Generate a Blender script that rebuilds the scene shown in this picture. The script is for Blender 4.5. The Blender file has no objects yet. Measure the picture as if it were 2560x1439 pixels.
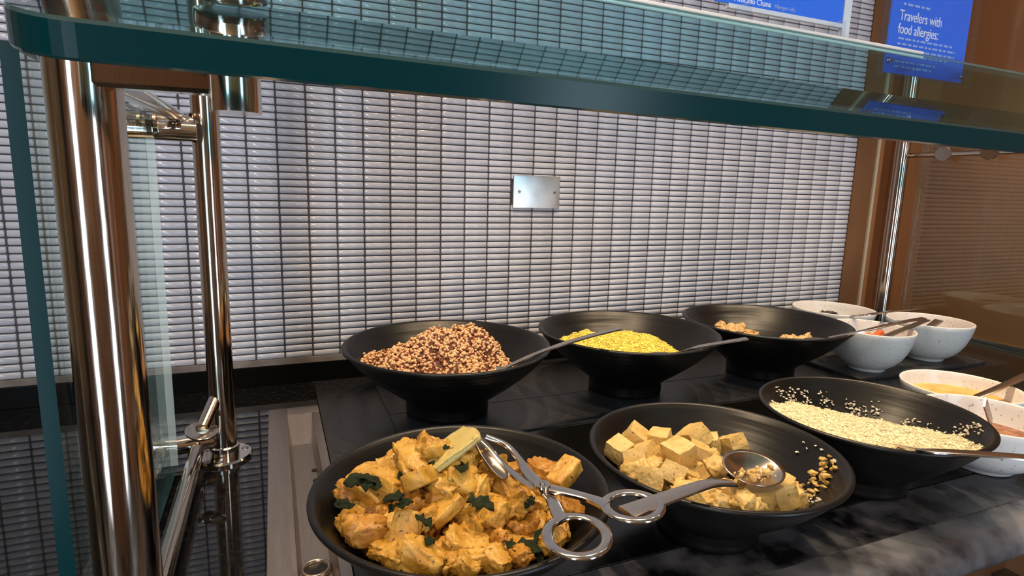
import bpy, bmesh, math, random
from mathutils import Vector, Matrix, noise
random.seed(7)
PI = math.pi
scene = bpy.context.scene
COL = scene.collection

# ------------------------------------------------------------------ camera
FPX = 1458.645
CAM = Vector((0.0390, -1.1655, 0.3825))
MR = [Vector((0.92621451, -0.37600422, 0.02734057)),
      Vector((-0.03836978, -0.16616490, -0.98535120)),
      Vector((0.37503926, 0.91159753, -0.16833154))]
cd = bpy.data.cameras.new('camera')
cam = bpy.data.objects.new('camera', cd)
COL.objects.link(cam)
cd.sensor_width = 36.0
cd.lens = 36.0 * FPX / 2560.0
cd.clip_start = 0.01
cam.matrix_world = Matrix(((MR[0].x, -MR[1].x, -MR[2].x, CAM.x),
                           (MR[0].y, -MR[1].y, -MR[2].y, CAM.y),
                           (MR[0].z, -MR[1].z, -MR[2].z, CAM.z),
                           (0, 0, 0, 1)))
scene.camera = cam

# ------------------------------------------------------------------ world, exposure
wd = bpy.data.worlds.new('world')
scene.world = wd
wd.use_nodes = True
wd.node_tree.nodes['Background'].inputs[0].default_value = (0.55, 0.68, 0.9, 1)
wd.node_tree.nodes['Background'].inputs[1].default_value = 0.08
vs = scene.view_settings
vs.view_transform = 'Standard'
vs.look = 'None'
vs.exposure = 0.0
vs.gamma = 1.0
vs.use_curve_mapping = False

WINDOW_STRENGTH = 9.5
WARM = (1.0, 0.74, 0.47)

def spot(name, loc, target, energy, size_deg, blend, col, radius=0.03):
    ld = bpy.data.lights.new(name, 'SPOT')
    ld.energy = energy
    ld.color = col
    ld.spot_size = math.radians(size_deg)
    ld.spot_blend = blend
    ld.shadow_soft_size = radius
    o = bpy.data.objects.new(name, ld)
    COL.objects.link(o)
    o.location = loc
    o.rotation_euler = (Vector(target) - Vector(loc)).to_track_quat('-Z', 'Y').to_euler()
    return o

LAMPS = [((0.06, -0.50), (0.10, -0.58), 25.0), ((0.42, -0.42), (0.42, -0.45), 28.0),
         ((0.80, -0.42), (0.80, -0.45), 28.0), ((1.18, -0.40), (1.18, -0.42), 28.0), ((1.56, -0.45), (1.56, -0.45), 28.0)]  # last lamp added to brighten the brown end of the counter
SOFFIT_Z = 1.28
for i, (p, t, e) in enumerate(LAMPS):
    spot('downlight_beam', (p[0], p[1], SOFFIT_Z - 0.03), (t[0], t[1], 0), e, 74, 0.7, WARM, 0.025)

ROOM_FILL = (-0.6, -1.95, 1.70)  # fill lamp added out of view to brighten the brown room
ld = bpy.data.lights.new('room_fill_glow', 'POINT'); ld.energy = 38.0; ld.color = (1.0, 0.80, 0.58); ld.shadow_soft_size = 0.10
lo_ = bpy.data.objects.new('room_fill_glow', ld); COL.objects.link(lo_); lo_.location = (ROOM_FILL[0], ROOM_FILL[1], 1.60)

# ------------------------------------------------------------------ helpers
def at(x, y, z):
    """photo pixel -> world point on the horizontal plane z"""
    u, v = (x - 1280) / FPX, (y - 719.5) / FPX
    d = MR[0] * u + MR[1] * v + MR[2]
    return CAM + d * ((z - CAM.z) / d.z)

def lin(c):
    return tuple(((v / 255) / 12.92 if v / 255 <= 0.04045 else ((v / 255 + 0.055) / 1.055) ** 2.4) for v in c) + (1,)

def tag(o, label=None, cat=None, group=None, kind=None):
    if label: o['label'] = label
    if cat: o['category'] = cat
    if group: o['group'] = group
    if kind: o['kind'] = kind
    return o

def empty(name, loc=(0, 0, 0)):
    o = bpy.data.objects.new(name, None)
    o.empty_display_size = 0.02
    COL.objects.link(o)
    o.location = loc
    return o

def obj(name, bm, mat, parent=None, smooth=False, loc=None, angle=None):
    if isinstance(bm, bpy.types.Mesh):
        me = bm
    else:
        me = bpy.data.meshes.new(name)
        bmesh.ops.recalc_face_normals(bm, faces=bm.faces) if len(bm.faces) < 200000 else None
        if smooth:
            for f in bm.faces: f.smooth = True
            if angle is not None:
                for e in bm.edges:
                    if len(e.link_faces) == 2 and e.calc_face_angle(0) > math.radians(angle):
                        e.smooth = False
        bm.to_mesh(me)
        bm.free()
        for m in (mat if isinstance(mat, (list, tuple)) else [mat]):
            me.materials.append(m)
    o = bpy.data.objects.new(name, me)
    COL.objects.link(o)
    if loc is not None: o.location = loc
    if parent is not None:
        o.parent = parent
        if loc is None:
            o.matrix_parent_inverse = Matrix.Translation(-Vector(parent.location))
    return o

def box(bm, a, b, bevel=0.0, mi=0):
    x0, y0, z0 = a; x1, y1, z1 = b
    vsl = [bm.verts.new(p) for p in ((x0, y0, z0), (x1, y0, z0), (x1, y1, z0), (x0, y1, z0),
                                     (x0, y0, z1), (x1, y0, z1), (x1, y1, z1), (x0, y1, z1))]
    fs = []
    for idx in ((0, 3, 2, 1), (4, 5, 6, 7), (0, 1, 5, 4), (1, 2, 6, 5), (2, 3, 7, 6), (3, 0, 4, 7)):
        f = bm.faces.new([vsl[i] for i in idx]); f.material_index = mi; fs.append(f)
    if bevel > 0:
        es = list({e for f in fs for e in f.edges})
        bmesh.ops.bevel(bm, geom=es, offset=bevel, segments=2, profile=0.7, affect='EDGES')
    return bm

def boxed(a, b, bevel=0.0):
    return box(bmesh.new(), a, b, bevel)

def lathe(prof, seg=64, bm=None, cx=0, cy=0, cz=0):
    bm = bm or bmesh.new()
    rings = []
    for r, z in prof:
        if r < 1e-6:
            rings.append([bm.verts.new((cx, cy, cz + z))])
        else:
            rings.append([bm.verts.new((cx + r * math.cos(2 * PI * i / seg), cy + r * math.sin(2 * PI * i / seg), cz + z)) for i in range(seg)])
    for a, b in zip(rings, rings[1:]):
        if len(a) == 1 and len(b) == 1: continue
        for i in range(seg):
            j = (i + 1) % seg
            if len(a) == 1: bm.faces.new((a[0], b[i], b[j]))
            elif len(b) == 1: bm.faces.new((a[i], a[j], b[0]))
            else: bm.faces.new((a[i], a[j], b[j], b[i]))
    return bm

def spline(pts, n=6):
    pts = [Vector(p) for p in pts]
    if len(pts) < 3: 
        return [pts[0].lerp(pts[-1], i / n) for i in range(n + 1)]
    out = []
    for i in range(len(pts) - 1):
        p0 = pts[max(i - 1, 0)]; p1 = pts[i]; p2 = pts[i + 1]; p3 = pts[min(i + 2, len(pts) - 1)]
        for k in range(n):
            t = k / n
            out.append(0.5 * ((2 * p1) + (p2 - p0) * t + (2 * p0 - 5 * p1 + 4 * p2 - p3) * t * t + (3 * p1 - p0 - 3 * p2 + p3) * t ** 3))
    out.append(pts[-1])
    return out

def sweep(bm, pts, sect, up=Vector((0, 0, 1)), closed=False, scale=None, caps=True):
    """sweep a closed 2-D section [(side,up)] along pts"""
    n = len(pts); rings = []
    for i, p in enumerate(pts):
        if closed: t = pts[(i + 1) % n] - pts[i - 1]
        else: t = pts[min(i + 1, n - 1)] - pts[max(i - 1, 0)]
        t.normalize()
        s = t.cross(up)
        if s.length < 1e-5: s = t.cross(Vector((1, 0, 0)))
        s.normalize(); u = s.cross(t).normalized()
        k = scale[i] if scale else (1, 1)
        rings.append([bm.verts.new(p + s * (a * k[0]) + u * (b * k[1])) for a, b in sect])
    m = len(sect)
    for i in range(n if closed else n - 1):
        a, b = rings[i], rings[(i + 1) % n]
        for j in range(m):
            bm.faces.new((a[j], a[(j + 1) % m], b[(j + 1) % m], b[j]))
    if not closed and caps:
        bm.faces.new(rings[0][::-1]); bm.faces.new(rings[-1])
    return bm

def csect(r, n=16, ry=None):
    ry = ry or r
    return [(r * math.cos(2 * PI * i / n), ry * math.sin(2 * PI * i / n)) for i in range(n)]

def rsect(w, t, b=0.25):
    w, t = w / 2, t / 2; c = min(w, t) * b * 2 * 0.5
    return [(w, -t + c), (w, t - c), (w - c, t), (-w + c, t), (-w, t - c), (-w, -t + c), (-w + c, -t), (w - c, -t)]

def tube(a, b, r, n=20):
    return sweep(bmesh.new(), [Vector(a), Vector(b)], csect(r, n))

def disc(c, axis, r, t, n=28, bev=0.15):
    bm = bmesh.new()
    axis = Vector(axis).normalized(); c = Vector(c)
    lathe([(0, -t / 2), (r * (1 - bev * 0.3), -t / 2), (r, -t / 2 + t * bev), (r, t / 2 - t * bev), (r * (1 - bev * 0.3), t / 2), (0, t / 2)], n, bm)
    q = Vector((0, 0, 1)).rotation_difference(axis).to_matrix().to_4x4()
    bmesh.ops.transform(bm, matrix=Matrix.Translation(c) @ q, verts=bm.verts)
    return bm

# ------------------------------------------------------------------ materials
def mat(name, col, rough=0.5, metal=0.0, spec=0.5, emit=None, es=0.0, coat=0.0):
    m = bpy.data.materials.new(name); m.use_nodes = True
    p = m.node_tree.nodes['Principled BSDF']
    p.inputs['Base Color'].default_value = col if len(col) == 4 else tuple(col) + (1,)
    p.inputs['Roughness'].default_value = rough
    p.inputs['Metallic'].default_value = metal
    p.inputs['Specular IOR Level'].default_value = spec
    p.inputs['Coat Weight'].default_value = coat
    if emit:
        p.inputs['Emission Color'].default_value = tuple(emit) + (1,)
        p.inputs['Emission Strength'].default_value = es
    return m

def N(m, t, **kw):
    n = m.node_tree.nodes.new(t)
    for k, v in kw.items():
        if hasattr(n, k): setattr(n, k, v)
        else: n.inputs[k].default_value = v
    return n

def L(m, a, b): m.node_tree.links.new(a, b)

def noisy(m, scale, c0, c1, lo=0.35, hi=0.65, detail=6.0, bump=0.0, bscale=None, bdist=0.002, rough=None, stretch=None):
    p = m.node_tree.nodes['Principled BSDF']
    tc = N(m, 'ShaderNodeTexCoord')
    src = tc.outputs['Object']
    if stretch:
        mp = N(m, 'ShaderNodeMapping'); mp.inputs['Scale'].default_value = stretch
        L(m, src, mp.inputs['Vector']); src = mp.outputs['Vector']
    n = N(m, 'ShaderNodeTexNoise'); n.inputs['Scale'].default_value = scale; n.inputs['Detail'].default_value = detail
    L(m, src, n.inputs['Vector'])
    r = N(m, 'ShaderNodeValToRGB')
    r.color_ramp.elements[0].position = lo; r.color_ramp.elements[0].color = c0
    r.color_ramp.elements[1].position = hi; r.color_ramp.elements[1].color = c1
    L(m, n.outputs['Fac'], r.inputs['Fac']); L(m, r.outputs['Color'], p.inputs['Base Color'])
    if rough:
        mr = N(m, 'ShaderNodeMapRange')
        mr.inputs['To Min'].default_value = rough[0]; mr.inputs['To Max'].default_value = rough[1]
        mr.inputs['From Min'].default_value = lo; mr.inputs['From Max'].default_value = hi
        L(m, n.outputs['Fac'], mr.inputs['Value']); L(m, mr.outputs['Result'], p.inputs['Roughness'])
    if bump:
        n2 = N(m, 'ShaderNodeTexNoise'); n2.inputs['Scale'].default_value = bscale or scale; n2.inputs['Detail'].default_value = 8
        L(m, src, n2.inputs['Vector'])
        b = N(m, 'ShaderNodeBump'); b.inputs['Strength'].default_value = bump; b.inputs['Distance'].default_value = bdist
        L(m, n2.outputs['Fac'], b.inputs['Height']); L(m, b.outputs['Normal'], p.inputs['Normal'])
    return m

def attr_mat(name, rough=0.5, spec=0.5, sss=0.0):
    m = mat(name, (0.5, 0.5, 0.5, 1), rough, spec=spec)
    a = N(m, 'ShaderNodeAttribute'); a.attribute_name = 'Col'
    L(m, a.outputs['Color'], m.node_tree.nodes['Principled BSDF'].inputs['Base Color'])
    return m

def thin_glass(name, tint, ior=1.5, rough=0.0):
    m = bpy.data.materials.new(name); m.use_nodes = True
    nt = m.node_tree; nt.nodes.clear()
    o = nt.nodes.new('ShaderNodeOutputMaterial'); mx = nt.nodes.new('ShaderNodeMixShader')
    t = nt.nodes.new('ShaderNodeBsdfTransparent'); g = nt.nodes.new('ShaderNodeBsdfGlossy'); f = nt.nodes.new('ShaderNodeFresnel')
    t.inputs[0].default_value = tuple(tint) + (1,)
    g.inputs['Color'].default_value = (0.93, 1, 1, 1); g.inputs['Roughness'].default_value = rough
    f.inputs['IOR'].default_value = ior
    ge = nt.nodes.new('ShaderNodeNewGeometry'); mr = nt.nodes.new('ShaderNodeMapRange')
    mr.inputs['To Min'].default_value = ior; mr.inputs['To Max'].default_value = 1.0 / ior
    nt.links.new(ge.outputs['Backfacing'], mr.inputs['Value']); nt.links.new(mr.outputs['Result'], f.inputs['IOR'])
    nt.links.new(f.outputs[0], mx.inputs[0]); nt.links.new(t.outputs[0], mx.inputs[1]); nt.links.new(g.outputs[0], mx.inputs[2])
    nt.links.new(mx.outputs[0], o.inputs[0])
    return m

M_tile = noisy(mat('tile_glaze', (0.7, 0.7, 0.74, 1), 0.16, spec=0.5), 9, (0.50, 0.515, 0.59, 1), (0.575, 0.59, 0.66, 1), 0.3, 0.7, 2)
M_grout = noisy(mat('grout', (0.1, 0.1, 0.1, 1), 0.85), 60, (0.055, 0.050, 0.054, 1), (0.085, 0.078, 0.082, 1), 0.3, 0.7)
M_caulk = noisy(mat('grey_caulk', (0.2, 0.18, 0.16, 1), 0.6), 30, (0.15, 0.125, 0.11, 1), (0.24, 0.21, 0.19, 1))
M_curb = mat('black_curb_stone', (0.004, 0.004, 0.004, 1), 0.3, spec=0.05)
M_poly = noisy(mat('polished_black_counter', (0.01, 0.01, 0.01, 1), 0.025), 120, (0.005, 0.005, 0.006, 1), (0.02, 0.019, 0.019, 1), 0.5, 0.75, bump=0.0)
M_satin = noisy(mat('satin_charcoal_counter', (0.02, 0.02, 0.022, 1), 0.28), 160, (0.011, 0.011, 0.013, 1), (0.03, 0.029, 0.032, 1), 0.45, 0.75, bump=0.04, bscale=300, bdist=0.0006)
M_plate = noisy(mat('hot_plate_charcoal', (0.03, 0.03, 0.034, 1), 0.3), 140, (0.022, 0.022, 0.026, 1), (0.036, 0.036, 0.042, 1), 0.4, 0.7)
M_bglass = mat('black_warming_glass', (0.004, 0.004, 0.004, 1), 0.16)
M_worn = noisy(mat('worn_granite_edge', (0.02, 0.02, 0.02, 1), 0.35), 22, (0.006, 0.006, 0.007, 1), (0.075, 0.075, 0.082, 1), 0.40, 0.62, 9, bump=0.25, bscale=90, bdist=0.002, rough=(0.18, 0.5))
M_nose = noisy(mat('granite_nosing', (0.03, 0.03, 0.03, 1), 0.3), 14, (0.03, 0.03, 0.034, 1), (0.20, 0.205, 0.22, 1), 0.36, 0.62, 8, bump=0.15, bscale=60, rough=(0.2, 0.45))
M_slide = noisy(mat('brown_tray_slide', (0.07, 0.05, 0.03, 1), 0.4), 20, (0.05, 0.038, 0.026, 1), (0.09, 0.07, 0.05, 1))
M_steel = noisy(mat('brushed_steel', (0.55, 0.5, 0.45, 1), 0.22, 1.0), 60, (0.50, 0.43, 0.36, 1), (0.58, 0.51, 0.44, 1), stretch=(20, 20, 0.6), rough=(0.09, 0.15))
M_chrome = mat('polished_steel', (0.68, 0.63, 0.57, 1), 0.12, 1.0)
M_tray = noisy(mat('satin_tray_steel', (0.5, 0.42, 0.34, 1), 0.30, 1.0), 40, (0.42, 0.355, 0.30, 1), (0.45, 0.385, 0.33, 1), stretch=(8, 0.6, 8), rough=(0.31, 0.35))
M_hole = mat('dark_hole', (0.01, 0.008, 0.006, 1), 0.4)
M_pane = thin_glass('clear_green_glass', (0.90, 0.965, 0.955), 1.5)
M_canopy = thin_glass('teal_tinted_glass', (0.66, 0.885, 0.92), 1.55)
M_edge = mat('dark_green_glass_edge', (0.0, 0.026, 0.030, 1), 0.22, spec=0.18)
M_arris = mat('polished_glass_arris', (0.02, 0.06, 0.06, 1), 0.10, spec=0.9)
M_edge2 = mat('painted_bright_glass_edge', (0.75, 0.78, 0.74, 1), 0.2, spec=0.9)  # near-white base colour paints in the light caught by the glass edge
M_bowl = mat('black_melamine', (0.0055, 0.005, 0.0048, 1), 0.36, spec=0.34)
def bowl_bump(m):
    p = m.node_tree.nodes['Principled BSDF']
    tc = N(m, 'ShaderNodeTexCoord'); mp = N(m, 'ShaderNodeMapping'); mp.inputs['Scale'].default_value = (0.05, 0.05, 1)
    n = N(m, 'ShaderNodeTexNoise'); n.inputs['Scale'].default_value = 75; n.inputs['Detail'].default_value = 2
    b = N(m, 'ShaderNodeBump'); b.inputs['Strength'].default_value = 0.5; b.inputs['Distance'].default_value = 0.003
    L(m, tc.outputs['Object'], mp.inputs['Vector']); L(m, mp.outputs['Vector'], n.inputs['Vector'])
    L(m, n.outputs['Fac'], b.inputs['Height']); L(m, b.outputs['Normal'], p.inputs['Normal'])
bowl_bump(M_bowl)
M_white = noisy(mat('speckled_white_melamine', (0.8, 0.78, 0.74, 1), 0.3), 190, (0.30, 0.29, 0.30, 1), (0.76, 0.755, 0.74, 1), 0.27, 0.37, 4)
M_brown = noisy(mat('brown_laminate', (0.13, 0.06, 0.02, 1), 0.4), 8, (0.135, 0.060, 0.024, 1), (0.17, 0.076, 0.031, 1))
M_bgloss = mat('glossy_brown_panel', (0.27, 0.118, 0.052, 1), 0.12, spec=0.35)
M_roomb = noisy(mat('room_brown_wall', (0.16, 0.09, 0.05, 1), 0.7), 3, (0.36, 0.225, 0.13, 1), (0.44, 0.28, 0.17, 1))
M_ceil = mat('ceiling_paint', (0.42, 0.33, 0.25, 1), 0.8)
M_floor = noisy(mat('brown_carpet', (0.05, 0.035, 0.025, 1), 0.9), 20, (0.045, 0.03, 0.02, 1), (0.08, 0.055, 0.04, 1))
M_daylight = mat('window_daylight', (0, 0, 0, 1), 0.5, emit=(0.70, 0.84, 1.0), es=WINDOW_STRENGTH)
M_wframe = mat('window_frame_paint', (0.25, 0.2, 0.15, 1), 0.5)
M_lampg = mat('lamp_glow', (0, 0, 0, 1), 0.5, emit=WARM, es=25.0)
M_lampr = mat('lamp_ring_metal', (0.5, 0.5, 0.5, 1), 0.3, 1.0)
M_blue = mat('blue_sign_print', lin((50, 112, 228)), 0.25, spec=0.4)
M_acryl = thin_glass('clear_acrylic', (0.93, 0.95, 0.97), 1.45)
M_strip = mat('white_acrylic_strip', (0.6, 0.66, 0.72, 1), 0.25)
M_text = mat('white_print', (0.75, 0.82, 0.95, 1), 0.4)
M_textf = mat('faint_print', (0.28, 0.42, 0.78, 1), 0.4)

# ------------------------------------------------------------------ the setting
TX, TZ = 0.0508, 0.0130067          # tile pitch
Z0 = 0.049                          # bottom of the tiles above the counter
XR = 1.83
NC0, NC1, NR = -22, 30, 94
TOPZ = Z0 + NR * TZ

w = obj('wall_back', boxed((NC0 * TX, -0.0012, 0.0), (NC1 * TX, 0.06, TOPZ)), M_grout)
tag(w, kind='structure')
def tile_mesh():
    bm = bmesh.new()
    def ring(inx, inz, cut, y):
        a = TX / 2 - inx; b = TZ / 2 - inz
        return [bm.verts.new(p) for p in ((a, y, -b + cut), (a, y, b - cut), (a - cut, y, b), (-a + cut, y, b), (-a, y, b - cut), (-a, y, -b + cut), (-a + cut, y, -b), (a - cut, y, -b))]
    r = [ring(0.0014, 0.0011, 0.0016, 0.0), ring(0.0014, 0.0011, 0.0016, -0.0022), ring(0.0024, 0.0020, 0.0016, -0.0036)]
    for a, b in zip(r, r[1:]):
        for i in range(8):
            bm.faces.new((a[i], a[(i + 1) % 8], b[(i + 1) % 8], b[i]))
    bm.faces.new(r[-1])
    bmesh.ops.recalc_face_normals(bm, faces=bm.faces)
    for f in bm.faces: f.smooth = True
    me = bpy.data.meshes.new('tile'); bm.to_mesh(me); bm.free()
    me.materials.append(M_tile)
    return me
TILE = tile_mesh()
TV = [v.co.copy() for v in TILE.vertices]; TP = [list(p.vertices) for p in TILE.polygons]
def area_px(cx, cz):
    def pr(p):
        d = p - CAM; z = d.dot(MR[2])
        return 1280 + FPX * d.dot(MR[0]) / z, 719.5 + FPX * d.dot(MR[1]) / z
    x0, y0 = pr(Vector((cx - TX / 2, 0, cz - TZ / 2))); x1, y1 = pr(Vector((cx + TX / 2, 0, cz + TZ / 2)))
    mx, my = (x0 + x1) / 2, (y0 + y1) / 2
    if not (0 < mx < 2560 and 0 < my < 1439): return 0
    return abs((x1 - x0) * (y1 - y0))
cells = []
for c in range(NC0, NC1):
    for r_ in range(NR):
        cx, cz = (c + 0.5) * TX, Z0 + (r_ + 0.5) * TZ
        if 0.508 < cx < 0.625 and 0.337 < cz < 0.415 and 0.53 < cx < 0.60 and 0.35 < cz < 0.40: continue
        cells.append((area_px(cx, cz), cx, cz))
cells.sort(reverse=True)
for a, cx, cz in cells[:300]:
    o = bpy.data.objects.new('tile', TILE); COL.objects.link(o); o.parent = w; o.location = (cx, -0.0012, cz)
vl, fl = [], []
for a, cx, cz in cells[300:]:
    b = len(vl)
    jx, jy = random.uniform(-.0003, .0003), random.uniform(-.0003, .0002)
    vl += [(v.x + cx + jx, v.y - 0.0012 + jy, v.z + cz) for v in TV]
    fl += [[i + b for i in p] for p in TP]
me = bpy.data.meshes.new('tile_field'); me.from_pydata(vl, [], fl); me.materials.append(M_tile)
me.polygons.foreach_set('use_smooth', [True] * len(me.polygons))
o = obj('tile_field', me, None, w); tag(o, kind='stuff')

o = obj('trim_1', boxed((NC0 * TX, -0.007, Z0 - 0.0115), (NC1 * TX + 0.002, 0.0, Z0 + 0.0006), 0.001), M_caulk); tag(o, kind='structure')
o = obj('trim_2', boxed((NC0 * TX, -0.010, 0.0), (XR, 0.0, Z0 - 0.011), 0.0015), M_curb); tag(o, kind='structure')
# brown wall end and glossy side wall
o = obj('wall_end', boxed((NC1 * TX, -0.006, Z0 - 0.011), (XR, 0.06, 1.75)), M_brown); tag(o, kind='structure')
o = obj('trim_3', boxed((1.597, -0.012, Z0 - 0.011), (1.606, -0.006, 1.28), 0.001), mat('pale_edge_strip', (0.45, 0.38, 0.28, 1), 0.35)); tag(o, kind='structure')
o = obj('trim_4', boxed((1.606, -0.0085, Z0 - 0.011), (XR, -0.006, 1.28)), M_bgloss); tag(o, kind='structure')
o = obj('wall_right', boxed((XR, -2.66, -0.92), (XR + 0.06, 0.06, 1.75)), M_bgloss); tag(o, kind='structure')
o = obj('baseboard_right', boxed((XR - 0.008, -0.80, 0.0), (XR, -0.012, 0.010), 0.002), M_chrome); tag(o, kind='structure')
o = obj('wall_upper', boxed((NC0 * TX, 0.0, TOPZ), (NC1 * TX, 0.06, 1.75)), M_brown); tag(o, kind='structure')
o = obj('wall_left', boxed((-3.4, -2.66, -0.92), (-3.34, 0.06, 1.75)), M_roomb); tag(o, kind='structure')
o = obj('wall_annex', boxed((-3.34, 0.0, -0.92), (NC0 * TX, 0.06, 1.75)), M_roomb); tag(o, kind='structure')
o = obj('floor', boxed((-3.4, -2.66, -0.98), (XR + 0.06, 0.06, -0.92)), M_floor); tag(o, kind='structure')
o = obj('ceiling', boxed((-3.4, -2.66, 1.75), (XR + 0.06, 0.06, 1.81)), M_ceil); tag(o, kind='structure')
o = obj('ceiling_soffit', boxed((-1.1, -0.92, SOFFIT_Z), (XR, 0.0, 1.75)), mat('soffit_paint', (0.78, 0.70, 0.60, 1), 0.8)); tag(o, kind='structure')
# wall behind the viewer with two windows
WY = -2.6
WIN = [(-1.30, -0.76), (0.92, 1.40)]
xs = [-3.4, WIN[0][0], WIN[0][1], WIN[1][0], WIN[1][1], XR + 0.06]
bm = bmesh.new()
for i in (0, 2, 4): box(bm, (xs[i], WY - 0.06, -0.92), (xs[i + 1], WY, 1.75))
for i in (1, 3):
    box(bm, (xs[i], WY - 0.06, -0.92), (xs[i + 1], WY, -0.88)); box(bm, (xs[i], WY - 0.06, 1.6), (xs[i + 1], WY, 1.75))
o = obj('wall_front', bm, M_roomb); tag(o, kind='structure')
for k, (a, b) in enumerate(WIN):
    p = obj('window_%d' % (k + 1), boxed((a, WY - 0.05, -0.88), (b, WY - 0.04, 1.6)), M_daylight); tag(p, kind='structure')
    bm = bmesh.new()
    for q in ((a, a + 0.05), (b - 0.05, b)): box(bm, (q[0], WY - 0.04, -0.88), (q[1], WY + 0.02, 1.6))
    for q in ((-0.88, -0.83), (1.55, 1.6)): box(bm, (a + 0.05, WY - 0.04, q[0]), (b - 0.05, WY + 0.02, q[1]))
    obj('window_frame', bm, M_wframe, p)
for i, (p, t, e) in enumerate(LAMPS):
    r = empty('downlight', (p[0], p[1], SOFFIT_Z))
    tag(r, 'warm recessed downlight in the soffit above the food bowls', 'lamp', 'downlights over the counter')
    obj('lamp_ring', lathe([(0.034, 0.002), (0.036, -0.006), (0.046, -0.006), (0.048, 0.002)], 32, None, p[0], p[1], SOFFIT_Z), M_lampr, r, True)
    obj('lamp_face', lathe([(0, -0.002), (0.035, -0.002), (0.035, 0.001)], 32, None, p[0], p[1], SOFFIT_Z), M_lampg, r)

r = empty('added_fill_lamp', (ROOM_FILL[0], ROOM_FILL[1], 1.75)); tag(r, 'round warm fill lamp added unseen on the room ceiling', 'lamp')
obj('fill_lamp_base', lathe([(0, 0), (.13, 0), (.13, -.02), (.11, -.03), (0, -.03)], 40, None, ROOM_FILL[0], ROOM_FILL[1], 1.75), M_lampr, r, True, angle=40)
obj('fill_lamp_shade', lathe([(0, -.06), (.06, -.055), (.10, -.04), (.11, -.03)], 40, None, ROOM_FILL[0], ROOM_FILL[1], 1.75), mat('fill_lamp_glow', (.8, .8, .8, 1), .5, emit=WARM, es=6.0), r, True)

# ------------------------------------------------------------------ counter
ct = empty('serving_counter', (0, -0.4, -0.92))
tag(ct, 'long black stone serving counter below the tiled wall', 'counter')
XB = 0.100
FY = -0.766
bm = boxed((-1.1, FY, -0.04), (0.0225, -0.0005, 0.0))
box(bm, (0.0225, -0.165, -0.04), (XB - 0.0006, -0.0005, 0.0))
obj('polished_slab', bm, M_poly, ct)
obj('satin_slab', boxed((XB + 0.0006, -0.70, -0.04), (XR - 0.001, -0.0005, 0.0), 0.0008), M_satin, ct)
obj('hot_plate', boxed((0.208, -0.2292, -0.002), (1.09, -0.052, 0.0022), 0.0008), M_plate, ct)
obj('hot_plate', boxed((0.208, -0.360, -0.002), (1.09, -0.2308, 0.0022), 0.0008), M_plate, ct)
obj('warming_glass', boxed((0.125, -0.700, -0.003), (XR - 0.01, -0.368, 0.0018), 0.0008), M_bglass, ct)
obj('worn_front_strip', boxed((XB + 0.0006, FY, -0.04), (XR - 0.001, -0.7005, 0.0006), 0.001), M_worn, ct)
bm = bmesh.new()
sec = [(-0.766, -0.04), (-0.766, 0.0)] + [(-0.7675 - 0.0, 0.0004)] + [(-0.790 - 0.028 * math.sin(a * PI / 16), -0.020 + 0.0205 * math.cos(a * PI / 16)) for a in range(0, 13)] + [(-0.80, -0.04)]
ra = [bm.verts.new((-1.1, y, z)) for y, z in sec]; rb = [bm.verts.new((XR - 0.001, y, z)) for y, z in sec]
for i in range(len(sec)):
    j = (i + 1) % len(sec); bm.faces.new((ra[i], ra[j], rb[j], rb[i]))
bm.faces.new(ra); bm.faces.new(rb[::-1])
obj('front_nosing', bm, M_nose, ct, True, angle=35)
obj('counter_body', boxed((-1.1, -0.764, -0.92), (XR - 0.001, -0.0005, -0.04)), M_brown, ct)
bm = bmesh.new(); box(bm, (-1.1, -1.02, -0.10), (XR - 0.001, -0.82, -0.08), 0.004)
obj('tray_slide', bm, M_slide, ct)
for yy in (-0.87, -0.97):
    obj('slide_rib', tube((-1.1, yy, -0.079), (XR - 0.002, yy, -0.079), 0.006, 12), M_slide, ct, True)
for xx in (-0.9, 0.0, 0.9, 1.6): obj('slide_bracket', boxed((xx, -0.90, -0.30), (xx + 0.03, -0.759, -0.10)), M_slide, ct)

# ------------------------------------------------------------------ utensil tray
ut = empty('utensil_tray', (0.058, -0.4, 0.0))
tag(ut, 'narrow stainless steel drop-in tray with round holes beside the curry bowl', 'tray')
bm = bmesh.new()
X0, X1, X2, X3 = 0.020, 0.0495, 0.0855, 0.0985
Y1, Y0, YI, YB = -0.160, -0.755, -0.192, -0.262
zt, ZB_ = 0.0075, -0.017
def quad(bm, *ps): 
    return bm.faces.new([bm.verts.new(p) for p in ps])
box(bm, (X0, Y0, 0.0), (X1 - 0.001, Y1, zt), 0.002)
box(bm, (X1 - 0.0012, YI, 0.0), (X3, Y1, zt), 0.002)
box(bm, (X2 + 0.001, Y0, 0.0), (X3, YI + 0.0002, zt), 0.002)
box(bm, (X0, Y0 - .010, ZB_), (X3, Y0 + .002, zt), 0.002)
obj('tray_rim', bm, M_tray, ut, True, angle=30)
bm = bmesh.new()
ins = 0.004
ZTR = -0.016
quad(bm, (X1 - .001, YI, zt - .001), (X2 + .001, YI, zt - .001), (X2 - ins, YB, ZTR), (X1 + ins, YB, ZTR))
quad(bm, (X1 + ins, YB, ZTR), (X2 - ins, YB, ZTR), (X2 - ins, Y0, ZTR), (X1 + ins, Y0, ZTR))
quad(bm, (X1 - .001, YI, zt - .001), (X1 + ins, YB, ZTR), (X1 + ins, Y0, ZTR), (X1 - .001, Y0, zt - .001))
quad(bm, (X2 + .001, YI, zt - .001), (X2 + .001, Y0, zt - .001), (X2 - ins, Y0, ZTR), (X2 - ins, YB, ZTR))
bmesh.ops.remove_doubles(bm, verts=bm.verts, dist=1e-5)
obj('trough', bm, M_tray, ut)
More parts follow.
